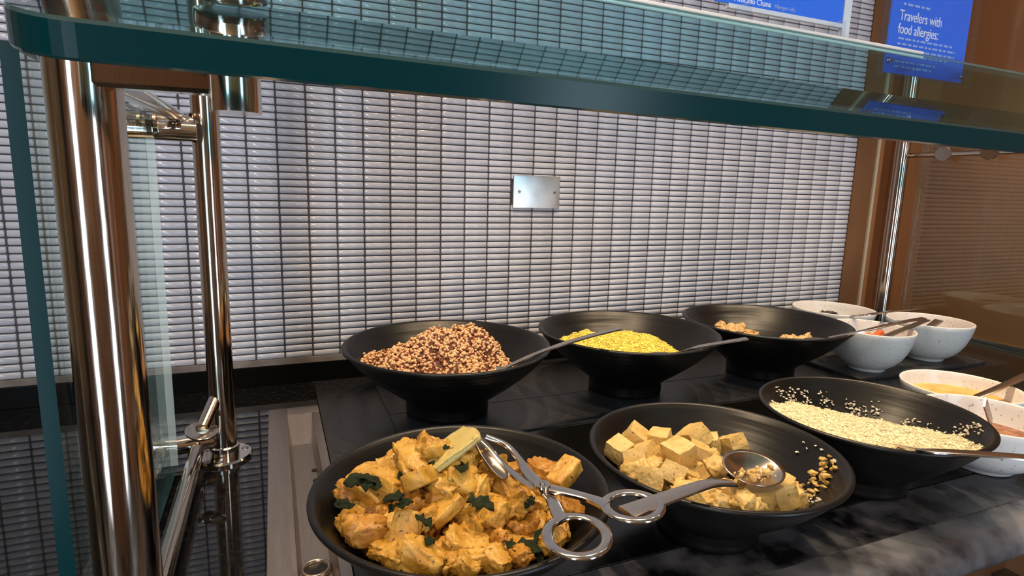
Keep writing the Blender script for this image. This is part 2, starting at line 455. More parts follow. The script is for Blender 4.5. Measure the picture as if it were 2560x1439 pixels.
for yy in (-0.583, -0.68):
    cc = (0.0665, yy)
    o = obj('hole_collar', lathe([(0.0158, 0.0008), (0.0150, 0.0042), (0.0135, 0.0052), (0.0118, 0.0042), (0.0112, 0.0012)], 32, None, cc[0], cc[1], ZTR), M_tray, ut, True)
    obj('hole', lathe([(0.0, 0.0012), (0.0114, 0.0012), (0.0114, 0.0009)], 32, None, cc[0], cc[1], ZTR), M_hole, o)
for yy in (-0.355, -0.385):
    obj('drain_notch', disc((0.0795, yy, ZTR + 0.0006), (0, 0, 1), 0.0038, 0.0012, 16), M_hole, ut)

# ------------------------------------------------------------------ bowls
BLACK = [(0.0, 0.0), (.385, 0), (.40, .01), (.405, .06), (.40, .17), (.43, .23), (.515, .325), (.62, .44), (.72, .555), (.81, .67), (.885, .78), (.94, .87), (.975, .935), (.998, .962), (1.0, .985), (.988, 1.0), (.968, 1.0), (.952, .985),
         (.915, .915), (.85, .80), (.76, .665), (.65, .535), (.53, .42), (.40, .325), (.25, .275), (.12, .26), (0, .257)]
BIN = BLACK[17:][::-1]
WHITE = [(0, .0), (.40, 0), (.43, .02), (.435, .075), (.50, .10), (.63, .19), (.76, .33), (.86, .50), (.935, .70), (.98, .88), (1.0, .985), (.99, 1.0), (.965, 1.0), (.95, .975), (.925, .86), (.88, .70), (.80, .50), (.69, .34), (.55, .22), (.35, .15), (0, .13)]
WIN_ = WHITE[13:][::-1]
def interp(prof, r):
    if r >= prof[-1][0]: return 9.0
    for (r0, z0), (r1, z1) in zip(prof, prof[1:]):
        if r0 <= r <= r1: return z0 + (z1 - z0) * (r - r0) / max(r1 - r0, 1e-9)
    return prof[0][1]
def bowl(name, label, c, R, H, prof, m, base=0.0018, group=None, cat='bowl', seg=80):
    bm = lathe([(r * R, z * H) for r, z in prof], seg)
    o = obj(name, bm, m, None, True, loc=(c[0], c[1], base))
    tag(o, label, cat, group)
    return o
B1 = (0.307, -0.235, 0.175, 0.119); B2 = (0.666, -0.235, 0.173, 0.119); B3 = (1.009, -0.238, 0.1705, 0.118)
BA = (0.199, -0.664, 0.1425, 0.0985); BB = (0.493, -0.677, 0.1405, 0.0985); BC = (0.768, -0.660, 0.137, 0.1035)
GB = 'black melamine serving bowls'
for (nm, lb, b, z) in (('serving_bowl', 'black bowl of red and tan quinoa in front of the tiled wall', B1, .0024),
                    ('serving_bowl', 'black bowl of yellow rice standing between the quinoa and chickpea bowls', B2, .0024),
                    ('serving_bowl', 'nearly empty black bowl with a few chickpeas beside the white bowls', B3, .0024),
                    ('serving_bowl', 'black bowl heaped with yellow curry chunks and scissor tongs', BA, .0018),
                    ('serving_bowl', 'black bowl of tofu cubes with a large steel spoon inside', BB, .0018),
                    ('serving_bowl', 'black bowl of crumbled white rice beside the tofu bowl', BC, .0018)):
    bowl(nm, lb, b, b[2], b[3], BLACK, M_bowl, z, GB)
MATZ = 0.0075
W1 = (1.362, -0.120, 0.096, 0.096); W2 = (1.257, -0.300, 0.087, 0.094); W3 = (1.480, -0.284, 0.089, 0.094)
W4 = (1.123, -0.570, 0.0895, 0.069); W5 = (0.985, -0.688, 0.087, 0.079)
GW = 'speckled white condiment bowls'
for lb, b, z in (('speckled white bowl with pink onion scraps next to the tiled wall', W1, MATZ - .0003),
              ('speckled white bowl of tomato pieces next to the chickpea bowl', W2, MATZ - .0003),
              ('speckled white bowl with few tomato pieces nearest the brown side wall', W3, MATZ - .0003),
              ('speckled white bowl of orange soup between the rice bowl and side wall', W4, .0018),
              ('speckled white bowl of brown sauce partly hidden behind the rice bowl', W5, .0018)):
    bowl('condiment_bowl', lb, b, b[2], b[3], WHITE, M_white, z, GW)
mt = obj('display_mat', boxed((1.172, -0.352, 0.0), (1.600, -0.02, MATZ), 0.0015), noisy(mat('grey_mat', (.03, .03, .032, 1), .45), 60, (.024, .024, .027, 1), (.04, .04, .043, 1)))
tag(mt, 'thin charcoal board under the white bowls at the wall', 'board')

# ------------------------------------------------------------------ food
def fbm(x, y, s=1.0, seed=0.0):
    return noise.fractal(Vector((x * s + seed, y * s - seed, seed * 0.37)), 1.0, 2.0, 4)

ICO = None
def ico_data(sub=1):
    bm = bmesh.new(); bmesh.ops.create_icosphere(bm, subdivisions=sub, radius=1.0)
    v = [x.co.copy() for x in bm.verts]; idx = {x: i for i, x in enumerate(bm.verts)}
    f = [[idx[q] for q in p.verts] for p in bm.faces]
    bm.free(); return v, f
ICOV, ICOF = ico_data(1)
def octa():
    v = [Vector(p) for p in ((1, 0, 0), (-1, 0, 0), (0, 1, 0), (0, -1, 0), (0, 0, 1), (0, 0, -1))]
    f = [[0, 2, 4], [2, 1, 4], [1, 3, 4], [3, 0, 4], [2, 0, 5], [1, 2, 5], [3, 1, 5], [0, 3, 5]]
    return v, f

def grains(name, items, m, parent=None, shape=None, smooth=True, jag=0.0):
    """items: (pos, (sx,sy,sz), rotation matrix, colour) -> one mesh with a colour per grain"""
    V, F = shape or (ICOV, ICOF)
    vl, fl, cl = [], [], []
    for p, s, rm, c in items:
        b = len(vl)
        for v in V:
            j_ = 1.0 + random.uniform(-jag, jag) if jag else 1.0
            q = rm @ Vector((v.x * s[0] * j_, v.y * s[1] * j_, v.z * s[2] * j_)) + p
            vl.append(q[:])
        for f in F: fl.append([i + b for i in f])
        cl += [c] * len(V)
    me = bpy.data.meshes.new(name); me.from_pydata(vl, [], fl)
    ca = me.color_attributes.new('Col', 'FLOAT_COLOR', 'POINT')
    flat = [x for c in cl for x in (c[0], c[1], c[2], 1.0)]
    ca.data.foreach_set('color', flat)
    me.polygons.foreach_set('use_smooth', [smooth] * len(me.polygons))
    me.materials.append(m)
    return me

def rrot():
    return Matrix.Rotation(random.uniform(0, 2 * PI), 3, 'Z') @ Matrix.Rotation(random.uniform(0, 2 * PI), 3, 'X')

def heap(name, label, cat, b, base, hf, n, gs, pal, m, mbase, prof=BIN, sub=70, shape=None, rexp=0.95, elong=1.3, jit=1.0, lump=None, lumps=0.0):
    """granular food in a bowl: an under-surface plus n grains; a loose mass nobody could count"""
    cx, cy, R, H = b
    def top(x, y): return hf(x - cx, y - cy)
    def floor_(x, y):
        r = math.hypot(x - cx, y - cy) / R
        return interp(prof, r) * H + base
    root = empty(name, (cx, cy, base)); tag(root, label, cat)
    # under-surface
    bm = bmesh.new(); gv = {}
    st = 2 * R / sub
    for i in range(sub + 1):
        for j in range(sub + 1):
            x = cx - R + i * st; y = cy - R + j * st
            if math.hypot(x - cx, y - cy) > R * rexp: continue
            h = top(x, y); f = floor_(x, y)
            if h < f - 0.004: continue
            gv[i, j] = bm.verts.new((x, y, max(h - gs * 0.25, f - 0.0004)))
    for (i, j) in list(gv):
        q = [(i, j), (i + 1, j), (i + 1, j + 1), (i, j + 1)]
        if all(k in gv for k in q): bm.faces.new([gv[k] for k in q])
    s = obj('food_mass', bm, mbase, root, True); tag(s, kind='stuff')
    items = []; tries = 0
    while len(items) < n and tries < n * 6:
        tries += 1
        r = R * rexp * math.sqrt(random.random()); a = random.uniform(0, 2 * PI)
        x, y = cx + r * math.cos(a), cy + r * math.sin(a)
        h = top(x, y)
        if h < floor_(x, y) + 0.0005: continue
        k = random.uniform(0.75, 1.25) * gs
        big = random.random() < lumps
        if big: k *= random.uniform(1.5, 2.2)
        zf = floor_(x + (x - cx) / max(r, 1e-6) * k * elong * 0.7, y + (y - cy) / max(r, 1e-6) * k * elong * 0.7)
        zg = h + random.uniform(-0.5, 0.7) * gs * jit
        if zf > 1 or zf + k > h + 0.006: continue
        zg = max(zg, zf + k * 0.9)
        items.append((Vector((x, y, zg)), (k * elong, k, k * 0.85), rrot(), pal(x - cx, y - cy)))
    g = obj('grains', grains('grains', items, m, shape=shape), None, root); tag(g, kind='stuff')
    return root

M_grain = attr_mat('quinoa_grains', 0.55)
M_rice = attr_mat('rice_grains', 0.5)
def g2(dx, dy, x, y, s): return math.exp(-((dx - x) ** 2 + (dy - y) ** 2) / (2 * s * s))

def q_h(dx, dy):
    return (0.089 + 0.046 * g2(dx, dy, 0.005, 0.01, 0.05) + 0.028 * g2(dx, dy, 0.075, 0.035, 0.026) + 0.012 * g2(dx, dy, -0.05, -0.03, 0.05)
            - 0.045 * max(0, min(1, (dx - 0.085) / 0.05)) * (1 if dy > -0.09 else 0.4) - 0.030 * g2(dx, dy, 0.07, -0.035, 0.03) - 0.05 * max(0, min(1, (dy - 0.06) / 0.06))
            + 0.016 * fbm(dx, dy, 28, 3.1) + 0.008 * fbm(dx, dy, 70, 9.0))
def q_c(dx, dy):
    t = random.random(); dark = 0.45 + 0.9 * fbm(dx, dy, 25, 5.5)
    if t < dark * 0.48: return (0.16 + random.random() * 0.08, 0.04 + random.random() * 0.02, 0.018)
    v = random.uniform(0.75, 1.1); return (0.88 * v, 0.53 * v, 0.27 * v)
heap('quinoa_mix', 'red and tan cooked quinoa heaped in a black bowl', 'quinoa', B1, .0024, q_h, 5200, 0.0026, q_c, M_grain, mat('quinoa_base', (0.10, 0.03, 0.014, 1), 0.7), elong=1.1, jit=1.6)
def y_h(dx, dy):
    return (0.078 + 0.030 * g2(dx, dy, -0.08, 0.02, 0.05) + 0.032 * g2(dx, dy, 0.02, -0.02, 0.05) - 0.06 * max(0, min(1, (dx - 0.06) / 0.06)) - 0.045 * max(0, min(1, (dy - 0.05) / 0.06))
            + 0.006 * fbm(dx, dy, 35, 1.7) + 0.003 * fbm(dx, dy, 90, 4.0))
def y_c(dx, dy):
    v = random.uniform(0.85, 1.1); return (0.92 * v, 0.74 * v, 0.14 * v * random.uniform(0.7, 1.3))
heap('yellow_rice', 'bright yellow turmeric rice in a black bowl', 'rice', B2, .0024, y_h, 8000, 0.0012, y_c, M_rice, noisy(mat('yellow_rice_base', (0.85, 0.66, 0.1, 1), 0.6), 200, (0.82, 0.62, 0.09, 1), (0.92, 0.74, 0.14, 1), bump=0.6, bscale=350, bdist=0.002), elong=2.2, shape=octa(), jit=1.2)
def c_h(dx, dy):
    # bed banked up on one side of the bowl, scooped away on the other
    t = 0.066 - (dx * 0.825 + dy * 0.565)
    return (0.070 + (0.022 * min(t / 0.09, 1.0) if t > 0 else 1.4 * t) + 0.004 * fbm(dx, dy, 30, 2.2) + 0.0035 * fbm(dx, dy, 95, 6.1))
def c_c(dx, dy):
    v = random.uniform(0.85, 1.08); return (0.86 * v, 0.77 * v, 0.52 * v)
heap('white_rice', 'crumbled cream white rice filling a black bowl', 'rice', BC, .0018, c_h, 9000, 0.0009, c_c, M_rice, noisy(mat('white_rice_base', (0.8, 0.7, 0.46, 1), 0.6), 200, (0.74, 0.64, 0.40, 1), (0.86, 0.77, 0.52, 1), bump=0.8, bscale=350, bdist=0.002), elong=1.6, shape=octa(), jit=1.1, lumps=0.01)

def bowl_pt(b, base, dx, dy, prof=BIN):
    r = math.hypot(dx, dy) / b[2]
    return Vector((b[0] + dx, b[1] + dy, interp(prof, r) * b[3] + base))

# rice crumbs stuck to the inside of bowls
def crumbs(name, label, b, spots, cnt, spread, size, col, base=.0018):
    items = []
    for (dx, dy) in spots:
        for k in range(cnt):
            x, y = random.gauss(dx, spread), random.gauss(dy, spread)
            if math.hypot(x, y) > b[2] * 0.93: continue
            k = size * random.uniform(0.6, 1.4); v = random.uniform(0.8, 1.1)
            q_ = bowl_pt(b, base, x, y); rr_ = math.hypot(x, y) or 1.0
            e_ = 0.002; sl = (interp(BIN, (rr_ + e_) / b[2]) - interp(BIN, (rr_ - e_) / b[2])) * b[3] / (2 * e_)
            if sl > 5: continue
            nl = math.sqrt(1 + sl * sl); dn = k * 1.25
            items.append((q_ + Vector((-x / rr_ * sl, -y / rr_ * sl, 1.0)) * (dn / nl), (k * 1.5, k, k * 0.8), rrot(), tuple(c * v for c in col)))
    o = obj(name, grains(name, items, M_rice, jag=.45, smooth=False), None); tag(o, label, 'crumbs', kind='stuff')
def off(b, x, y, z): 
    p = at(x, y, z); return (p.x - b[0], p.y - b[1])
crumbs('rice_crumbs', 'white rice crumbs clinging to the back of the white rice bowl', BC,
       [off(BC, x, y, .075) for x, y in ((1950, 1005), (1975, 1003), (2010, 1000), (2060, 1002), (2130, 1010), (2150, 1015), (2190, 1022), (2270, 1045), (2300, 1058), (2330, 1070), (2370, 1085), (2395, 1098), (2420, 1100), (2450, 1110), (2465, 1118))], 22, 0.005, 0.0012, (0.72, 0.66, 0.55))
crumbs('tofu_crumbs', 'white grains scattered inside the tofu bowl', BB,
       [off(BB, x, y, .065) for x, y in ((1520, 1066), (1535, 1068), (1745, 1022), (1760, 1030), (1830, 1028), (1850, 1040), (1880, 1058), (1900, 1062), (1915, 1075), (1925, 1082), (1900, 1085), (2000, 1160), (2050, 1182), (2015, 1230), (2030, 1250), (2070, 1215), (1990, 1200), (2045, 1265))], 5, 0.0035, 0.0012, (0.75, 0.70, 0.60))
items_off = [off(BB, x, y, .06) for x, y in ((2040, 1215), (2065, 1235), (2075, 1225), (2030, 1225), (2055, 1250))]
crumbs('tofu_scraps', 'yellow tofu scraps left on the empty side of the tofu bowl', BB, items_off, 8, 0.005, 0.0026, (0.62, 0.42, 0.12))

# irregular chunks -------------------------------------------------
def chunk_mesh(seed, kind, cols):
    rnd = random.Random(seed)
    bm = bmesh.new()
    bmesh.ops.create_cube(bm, size=2.0)
    bmesh.ops.subdivide_edges(bm, edges=bm.edges, cuts=(5 if kind == 'cube' else 8), use_grid_fill=True)
    sh = {'cube': 0.16, 'chunk': 0.42, 'slab': 0.22}[kind]
    for v in bm.verts:
        p = v.co.copy()
        sph = p.normalized() * 1.25
        q = p.lerp(sph, sh)
        f = 0.10 if kind == 'cube' else (0.30 if kind == 'chunk' else 0.13)
        d = noise.noise_vector(p * 0.9 + Vector((seed * 3.1, seed, 0))) * f + noise.noise_vector(p * 2.6 + Vector((0, seed * 2.3, seed))) * f * 0.4
        if kind == 'chunk':
            d += p.normalized() * (noise.noise(p * 3.6 + Vector((seed, 0, 0))) * 0.30 + noise.noise(p * 8.0 + Vector((0, seed, 0))) * 0.16)
        v.co = q + d
    for f in bm.faces: f.smooth = kind != 'cube'
    me = bpy.data.meshes.new('chunk_%s' % kind); 
    bmesh.ops.recalc_face_normals(bm, faces=bm.faces); bm.to_mesh(me); bm.free()
    me.materials.append(cols)
    return me
def food_mat(name, c0, c1, scale, fleck=None, rough=0.42, bump=0.5, bs=220):
    m = noisy(mat(name, c0, rough), scale, c0, c1, 0.36, 0.64, 6)
    p = m.node_tree.nodes['Principled BSDF']
    geo = N(m, 'ShaderNodeNewGeometry')
    # world-space grain so every copy differs
    n = [x for x in m.node_tree.nodes if x.type == 'TEX_NOISE'][0]
    L(m, geo.outputs['Position'], n.inputs['Vector'])
    n2 = N(m, 'ShaderNodeTexNoise'); n2.inputs['Scale'].default_value = bs; n2.inputs['Detail'].default_value = 6
    L(m, geo.outputs['Position'], n2.inputs['Vector'])
    b = N(m, 'ShaderNodeBump'); b.inputs['Strength'].default_value = bump; b.inputs['Distance'].default_value = 0.003
    L(m, n2.outputs['Fac'], b.inputs['Height']); L(m, b.outputs['Normal'], p.inputs['Normal'])
    if fleck:
        ramp = [x for x in m.node_tree.nodes if x.type == 'VALTORGB'][0]
        n3 = N(m, 'ShaderNodeTexNoise'); n3.inputs['Scale'].default_value = 260; n3.inputs['Detail'].default_value = 3
        L(m, geo.outputs['Position'], n3.inputs['Vector'])
        r3 = N(m, 'ShaderNodeValToRGB'); r3.color_ramp.elements[0].position = 0.64; r3.color_ramp.elements[1].position = 0.70
        L(m, n3.outputs['Fac'], r3.inputs['Fac'])
        mx = N(m, 'ShaderNodeMix', data_type='RGBA')
        L(m, r3.outputs['Color'], mx.inputs[0]); L(m, ramp.outputs['Color'], mx.inputs[6]); mx.inputs[7].default_value = fleck
        L(m, mx.outputs[2], p.inputs['Base Color'])
    p.inputs['Subsurface Weight'].default_value = 0.08
    p.inputs['Subsurface Radius'].default_value = (0.006, 0.003, 0.001)
    return m
M_curry = food_mat('curry_chunk', (0.47, 0.23, 0.026, 1), (0.66, 0.385, 0.068, 1), 70, (0.10, 0.06, 0.01, 1), 0.36)
M_curry2 = food_mat('curry_chunk_dark', (0.38, 0.155, 0.02, 1), (0.56, 0.28, 0.045, 1), 80, (0.08, 0.04, 0.01, 1), 0.36)
M_pale = food_mat('pale_slice', (0.50, 0.38, 0.11, 1), (0.58, 0.47, 0.17, 1), 60, (0.20, 0.15, 0.03, 1), 0.3, 0.25)
M_tofu = food_mat('tofu', (0.58, 0.38, 0.11, 1), (0.70, 0.50, 0.19, 1), 60, (0.30, 0.16, 0.03, 1), 0.45, 0.4, 300)
M_leaf = noisy(mat('dark_leaf', (0.01, 0.02, 0.005, 1), 0.45, spec=0.3), 150, (0.006, 0.012, 0.004, 1), (0.025, 0.045, 0.010, 1), bump=0.6, bscale=260, bdist=0.002)
CH = [chunk_mesh(i + 1, 'chunk', M_curry if i % 3 else M_curry2) for i in range(9)]
SL = [chunk_mesh(i + 31, 'slab', M_curry) for i in range(4)]
PL = [chunk_mesh(i + 51, 'slab', M_pale) for i in range(2)]
TF = [chunk_mesh(i + 71, 'cube', M_tofu) for i in range(6)]
TC = [chunk_mesh(i + 91, 'chunk', M_tofu) for i in range(4)]

def put(name, me, p, s, rot, label, cat, group):
    o = bpy.data.objects.new(name, me); COL.objects.link(o)
    o.location = p; o.scale = s; o.rotation_euler = rot
    tag(o, label, cat, group); return o
def inside(b, p, k, base=.0018, prof=BIN):
    # pull a piece of half-size k inwards until it clears the bowl's inner wall, then rest it above the wall
    p = Vector(p); x, y = p.x - b[0], p.y - b[1]
    for it in range(60):
        if interp(prof, math.hypot(x, y) / b[2]) * b[3] + base + k <= p.z: break
        x *= 0.98; y *= 0.98
    z = max(p.z, interp(prof, math.hypot(x, y) / b[2]) * b[3] + base + k)
    return Vector((b[0] + x, b[1] + y, z))
def wall_gap(b, base, prof, x, y, z):
    # height of a point over the bowl's inner wall or rim, large outside the bowl
    r = math.hypot(x - b[0], y - b[1]) / b[2]
    if r >= 0.999: return 1.0
    w_ = interp(prof, r)
    return z - (base + (1.0 if w_ > 5 else w_) * b[3])
def settle(o, b, base=.0018, prof=BIN, tol=0.0007, rim_only=False):
    # slide a piece inwards and up until it only touches the bowl
    if o.type == 'EMPTY':
        V_ = [v.co.copy() for c in o.children for v in c.data.vertices]; T0 = o.location.copy()
        co = lambda: [v + (o.location - T0) for v in V_]
    else:
        V_ = [v.co.copy() for v in o.data.vertices]; rs = Matrix.LocRotScale(Vector((0, 0, 0)), o.rotation_euler, o.scale)
        V_ = [rs @ v for v in V_]
        co = lambda: [v + o.location for v in V_]
    for it in range(90):
        pen = min((wall_gap(b, base, prof, p.x, p.y, p.z), i) for i, p in enumerate(co()))
        if pen[0] > -tol: break
        p = co()[pen[1]]
        d = Vector((b[0] - p.x, b[1] - p.y, 0)); d.normalize()
        o.location = o.location + d * 0.0006 + Vector((0, 0, 0.0004))
    return o
def spread(objs, b, base, prof, rad, mob, iters=50, cap=None):
    # push heaped pieces apart until they lie against each other, inside the bowl
    P = [list(o.location) for o in objs]; n = len(P)
    for it in range(iters):
        moved = False
        for i in range(n):
            for j in range(i + 1, n):
                dx = P[i][0] - P[j][0]; dy = P[i][1] - P[j][1]; dz = P[i][2] - P[j][2]
                m = rad[i] + rad[j]; d2 = dx * dx + dy * dy + dz * dz
                if d2 >= m * m: continue
                d = math.sqrt(d2) or 1e-6; f = (m - d) / d * 0.5; ws = mob[i] + mob[j]; moved = True
                for q, c in enumerate((dx, dy, dz)):
                    P[i][q] += c * f * mob[i] / ws; P[j][q] -= c * f * mob[j] / ws
        for i in range(n):
            if cap: P[i][2] = min(P[i][2], cap(P[i][0], P[i][1]) - rad[i] * 1.15)
            for k_ in range(12):
                if wall_gap(b, base, prof, P[i][0], P[i][1], P[i][2]) >= rad[i] * 1.2: break
                P[i][0] += (b[0] - P[i][0]) * 0.02; P[i][1] += (b[1] - P[i][1]) * 0.02; P[i][2] += 0.0006
        if not moved: break
    for o, p in zip(objs, P): o.location = p
    for o in objs: settle(o, b, base, prof)
def curry_label(me, low=False):
    if low: return ('rough curry chunk half buried low in the heap under the tongs', 'buried curry chunks')
    if me in SL: return ('smooth-sided golden curry strip lying in the heap under the tongs', 'smooth curry strips')
    if me.materials[0] is M_curry2: return ('rough orange-brown curry chunk on the heap under the tongs', 'orange-brown curry chunks')
    return ('rough golden yellow curry chunk on the heap under the tongs', 'golden curry chunks')
def a_h(dx, dy):
    return 0.050 + 0.070 * g2(dx, dy, -0.015, 0.012, 0.055) + 0.022 * g2(dx, dy, -0.07, 0.0, 0.03) - 0.012 * max(0, min(1, (dx - 0.05) / 0.05))
pts = []
tries = 0
while tries < 9000 and len(pts) < 150:
    tries += 1
    r = 0.125 * math.sqrt(random.random()); a = random.uniform(0, 2 * PI)
    x, y = r * math.cos(a), r * math.sin(a)
    if x > 0.075 and y > -0.05 and random.random() < 0.96: continue
    if y > 0.075: continue
    z = a_h(x, y)
    if z < interp(BIN, math.hypot(x, y) / BA[2]) * BA[3] + 0.010: 
        z = interp(BIN, math.hypot(x, y) / BA[2]) * BA[3] + 0.012
        if math.hypot(x, y) > 0.118: continue
    if any((x - q[0]) ** 2 + (y - q[1]) ** 2 < 0.0165 ** 2 for q in pts): continue
    pts.append((x, y, z))
for i, (x, y, z) in enumerate(pts):
    k = random.uniform(0.0095, 0.0145)
    if i % 5 == 0:
        me = random.choice(SL); s = (k * 1.5, k * 0.85, k * 0.55)
    else:
        me = random.choice(CH); s = (k * random.uniform(0.9, 1.5), k * random.uniform(0.75, 1.0), k * random.uniform(0.55, 0.8))
    put('curry_chunk', me, inside(BA, (BA[0] + x, BA[1] + y, z + random.uniform(-0.004, 0.005)), k * 2.0), s,
        (random.uniform(-.7, .7), random.uniform(-.6, .6), random.uniform(0, 2 * PI)), curry_label(me)[0], 'curry chunk', curry_label(me)[1])
# lower fill so no bowl shows between the chunks
n_low = 0
for k in range(60):
    r = 0.085 * math.sqrt(random.random()); a = random.uniform(0, 2 * PI)
    x, y = -0.012 + r * math.cos(a), r * math.sin(a)
    kk = random.uniform(0.012, 0.016)
    put('curry_chunk', random.choice(CH), inside(BA, (BA[0] + x, BA[1] + y, a_h(x, y) - 0.018), kk * 2.0), (kk, kk * .9, kk * .7),
        (random.uniform(-.5, .5), random.uniform(-.5, .5), random.uniform(0, 6)), curry_label(CH[0], True)[0], 'curry chunk', curry_label(CH[0], True)[1])
CUR = [o for o in COL.objects if o.name.startswith('curry_chunk')]
# individual pieces that stand out
def slab_at(x0, y0, z0, x1, y1, z1, wd, th, me, name, label, cat):
    a = at(x0, y0, z0); b = at(x1, y1, z1); d = b - a
    q = d.to_track_quat('X', 'Z')
    c_ = inside(BA, (a + b) / 2, max(d.length, wd) * 0.5)
    o = put(name, me, c_, (d.length / 2, wd / 2, th / 2), q.to_euler(), label, cat, None); return o
slab_at(1187, 1078, .150, 1075, 1160, .128, .030, .008, PL[0], 'pale_slice', 'long pale slice lying on top of the curry heap at the tong tips', 'slice')
slab_at(1160, 1185, .118, 1165, 1260, .098, .026, .010, PL[1], 'pale_slice', 'upright pale slice leaning below the long slice in the curry', 'slice')
slab_at(1022, 1278, .110, 1008, 1365, .088, .024, .014, SL[0], 'curry_strip', 'smooth upright golden strip on the near slope of the curry heap', 'curry chunk')
slab_at(895, 1190, .108, 1000, 1205, .112, .030, .020, SL[1], 'curry_strip', 'large golden block with a dark leaf stuck on its end', 'curry chunk')
slab_at(1110, 1395, .080, 1225, 1375, .082, .034, .016, SL[2], 'curry_strip', 'broad flat golden slab low at the near side of the curry bowl', 'curry chunk')
slab_at(1385, 1215, .095, 1435, 1155, .108, .020, .016, SL[3], 'curry_strip', 'golden finger of curry leaning on the right side past the pivot', 'curry chunk')
slab_at(1330, 1165, .092, 1385, 1190, .098, .024, .018, CH[3], 'curry_strip', 'rough golden lump behind the tongs pivot', 'curry chunk')
SLB = [o for o in COL.objects if o.name.startswith(('curry_strip', 'pale_slice'))]
for o in SLB: settle(o, BA)
n_top = len(pts)
spread(CUR, BA, .0018, BIN, [sum(o.scale) / 3 * 0.84 for o in CUR], [0.5 if i < n_top else 1.0 for i in range(len(CUR))], 45)
def leaf_mesh(seed):
    bm = bmesh.new(); rnd = random.Random(seed); n = 8; g = {}
    for i in range(n + 1):
        for j in range(5):
            u = i / n * 2 - 1; w_ = (j / 4 * 2 - 1) * (1 - u * u) ** 0.5 * 0.55
            w_ *= 0.8 + 0.5 * noise.noise(Vector((u * 3.0, 7.0 * seed, 1.0))); z = 0.55 * noise.noise(Vector((u * 2.6, w_ * 5, seed * 3.3))) + 0.25 * abs(w_)
            g[i, j] = bm.verts.new((u, w_, z))
    for i in range(n):
        for j in range(4):
            try: bm.faces.new((g[i, j], g[i + 1, j], g[i + 1, j + 1], g[i, j + 1]))
            except Exception: pass
    bmesh.ops.remove_doubles(bm, verts=bm.verts, dist=1e-4)
    geom = bmesh.ops.solidify(bm, geom=bm.faces[:], thickness=0.05)
    for f in bm.faces: f.smooth = True
    me = bpy.data.meshes.new('leaf'); bm.to_mesh(me); bm.free(); me.materials.append(M_leaf); return me
LV = [leaf_mesh(i) for i in range(4)]
for i, (x, y, z, s) in enumerate(((908, 1205, .128, .017), (925, 1195, .130, .012), (1040, 1180, .124, .020), (1115, 1118, .150, .006), (1155, 1165, .128, .014), (1200, 1255, .112, .015), (985, 1245, .122, .012), (1000, 1262, .118, .012),
                                 (1060, 1300, .112, .011), (1325, 1252, .098, .009), (1310, 1370, .085, .017), (1345, 1340, .088, .010), (1075, 1350, .102, .009), (1375, 1240, .095, .008), (860, 1262, .105, .010), (1290, 1395, .080, .010), (1350, 1400, .078, .009))):
    put('curry_leaf', LV[i % 4], at(x, y, z), (s, s, s), (random.uniform(-.5, .5), random.uniform(-.5, .5), random.uniform(0, 6)), 'dark wilted green leaf stuck among the curry chunks', 'leaf', 'leaves in the curry')

for o in [o for o in COL.objects if o.name.startswith('curry_leaf')]: settle(o, BA)

# tofu
def tofu_label(me, low=False):
    if low: return ('pale yellow tofu piece underneath the other tofu in the bowl', 'tofu pieces at the bottom')
    if me in TF: return ('clean-edged pale yellow tofu cube on top in the black bowl', 'clean-edged tofu cubes')
    return ('crumbly rounded tofu lump among the cubes in the black bowl', 'crumbly tofu lumps')
tf = [(1590, 1098, .094, 1), (1650, 1100, .098, 1), (1735, 1092, .100, 1), (1775, 1108, .088, 0), (1560, 1128, .090, 0), (1605, 1140, .095, 1), (1700, 1140, .104, 1), (1745, 1130, .094, 0), (1680, 1182, .100, 1), (1632, 1170, .090, 0), (1565, 1160, .085, 0),
      (1625, 1198, .088, 1), (1715, 1180, .090, 0), (1775, 1140, .085, 0), (1832, 1110, .084, 1), (1790, 1165, .085, 0), (1745, 1180, .086, 0), (1600, 1185, .082, 0), (1545, 1130, .080, 0), (1660, 1135, .088, 0), (1690, 1110, .090, 0),
      (1770, 1225, .078, 0), (1820, 1225, .078, 0), (1870, 1235, .080, 1), (1790, 1250, .080, 0), (1850, 1262, .084, 1), (1905, 1245, .076, 0), (1955, 1228, .076, 1), (1985, 1238, .074, 0), (1965, 1268, .080, 1), (1910, 1270, .082, 1), (1740, 1240, .078, 0), (1720, 1220, .080, 0), (1690, 1220, .078, 0), (1650, 1215, .078, 0), (1930, 1215, .072, 0)]
for x, y, z, big in tf:
    k = random.uniform(0.0125, 0.015) if big else random.uniform(0.009, 0.012)
    p = inside(BB, at(x, y, z - .008), k * 1.75)
    me = random.choice(TF) if (big or random.random() < .5) else random.choice(TC)
    put('tofu_cube', me, p, (k, k * .95, k * .85), (random.uniform(-.6, .6), random.uniform(-.6, .6), random.uniform(0, 6)), tofu_label(me)[0], 'tofu', tofu_label(me)[1])
for k in range(46):
    u = random.random(); 
    if u < .6: x, y = random.gauss(-.075, .022), random.gauss(.0, .035)
    else: x, y = random.gauss(-.01, .05), random.gauss(-.085, .016)
    if math.hypot(x, y) > 0.115: continue
    kk = random.uniform(0.009, 0.013)
    zz = interp(BIN, math.hypot(x, y) / BB[2]) * BB[3] + 0.016
    put('tofu_cube', random.choice(TF + TC), inside(BB, (BB[0] + x, BB[1] + y, zz), kk * 1.8), (kk, kk, kk * .85), (random.uniform(-.6, .6), random.uniform(-.6, .6), random.uniform(0, 6)), tofu_label(None, True)[0], 'tofu', tofu_label(None, True)[1])

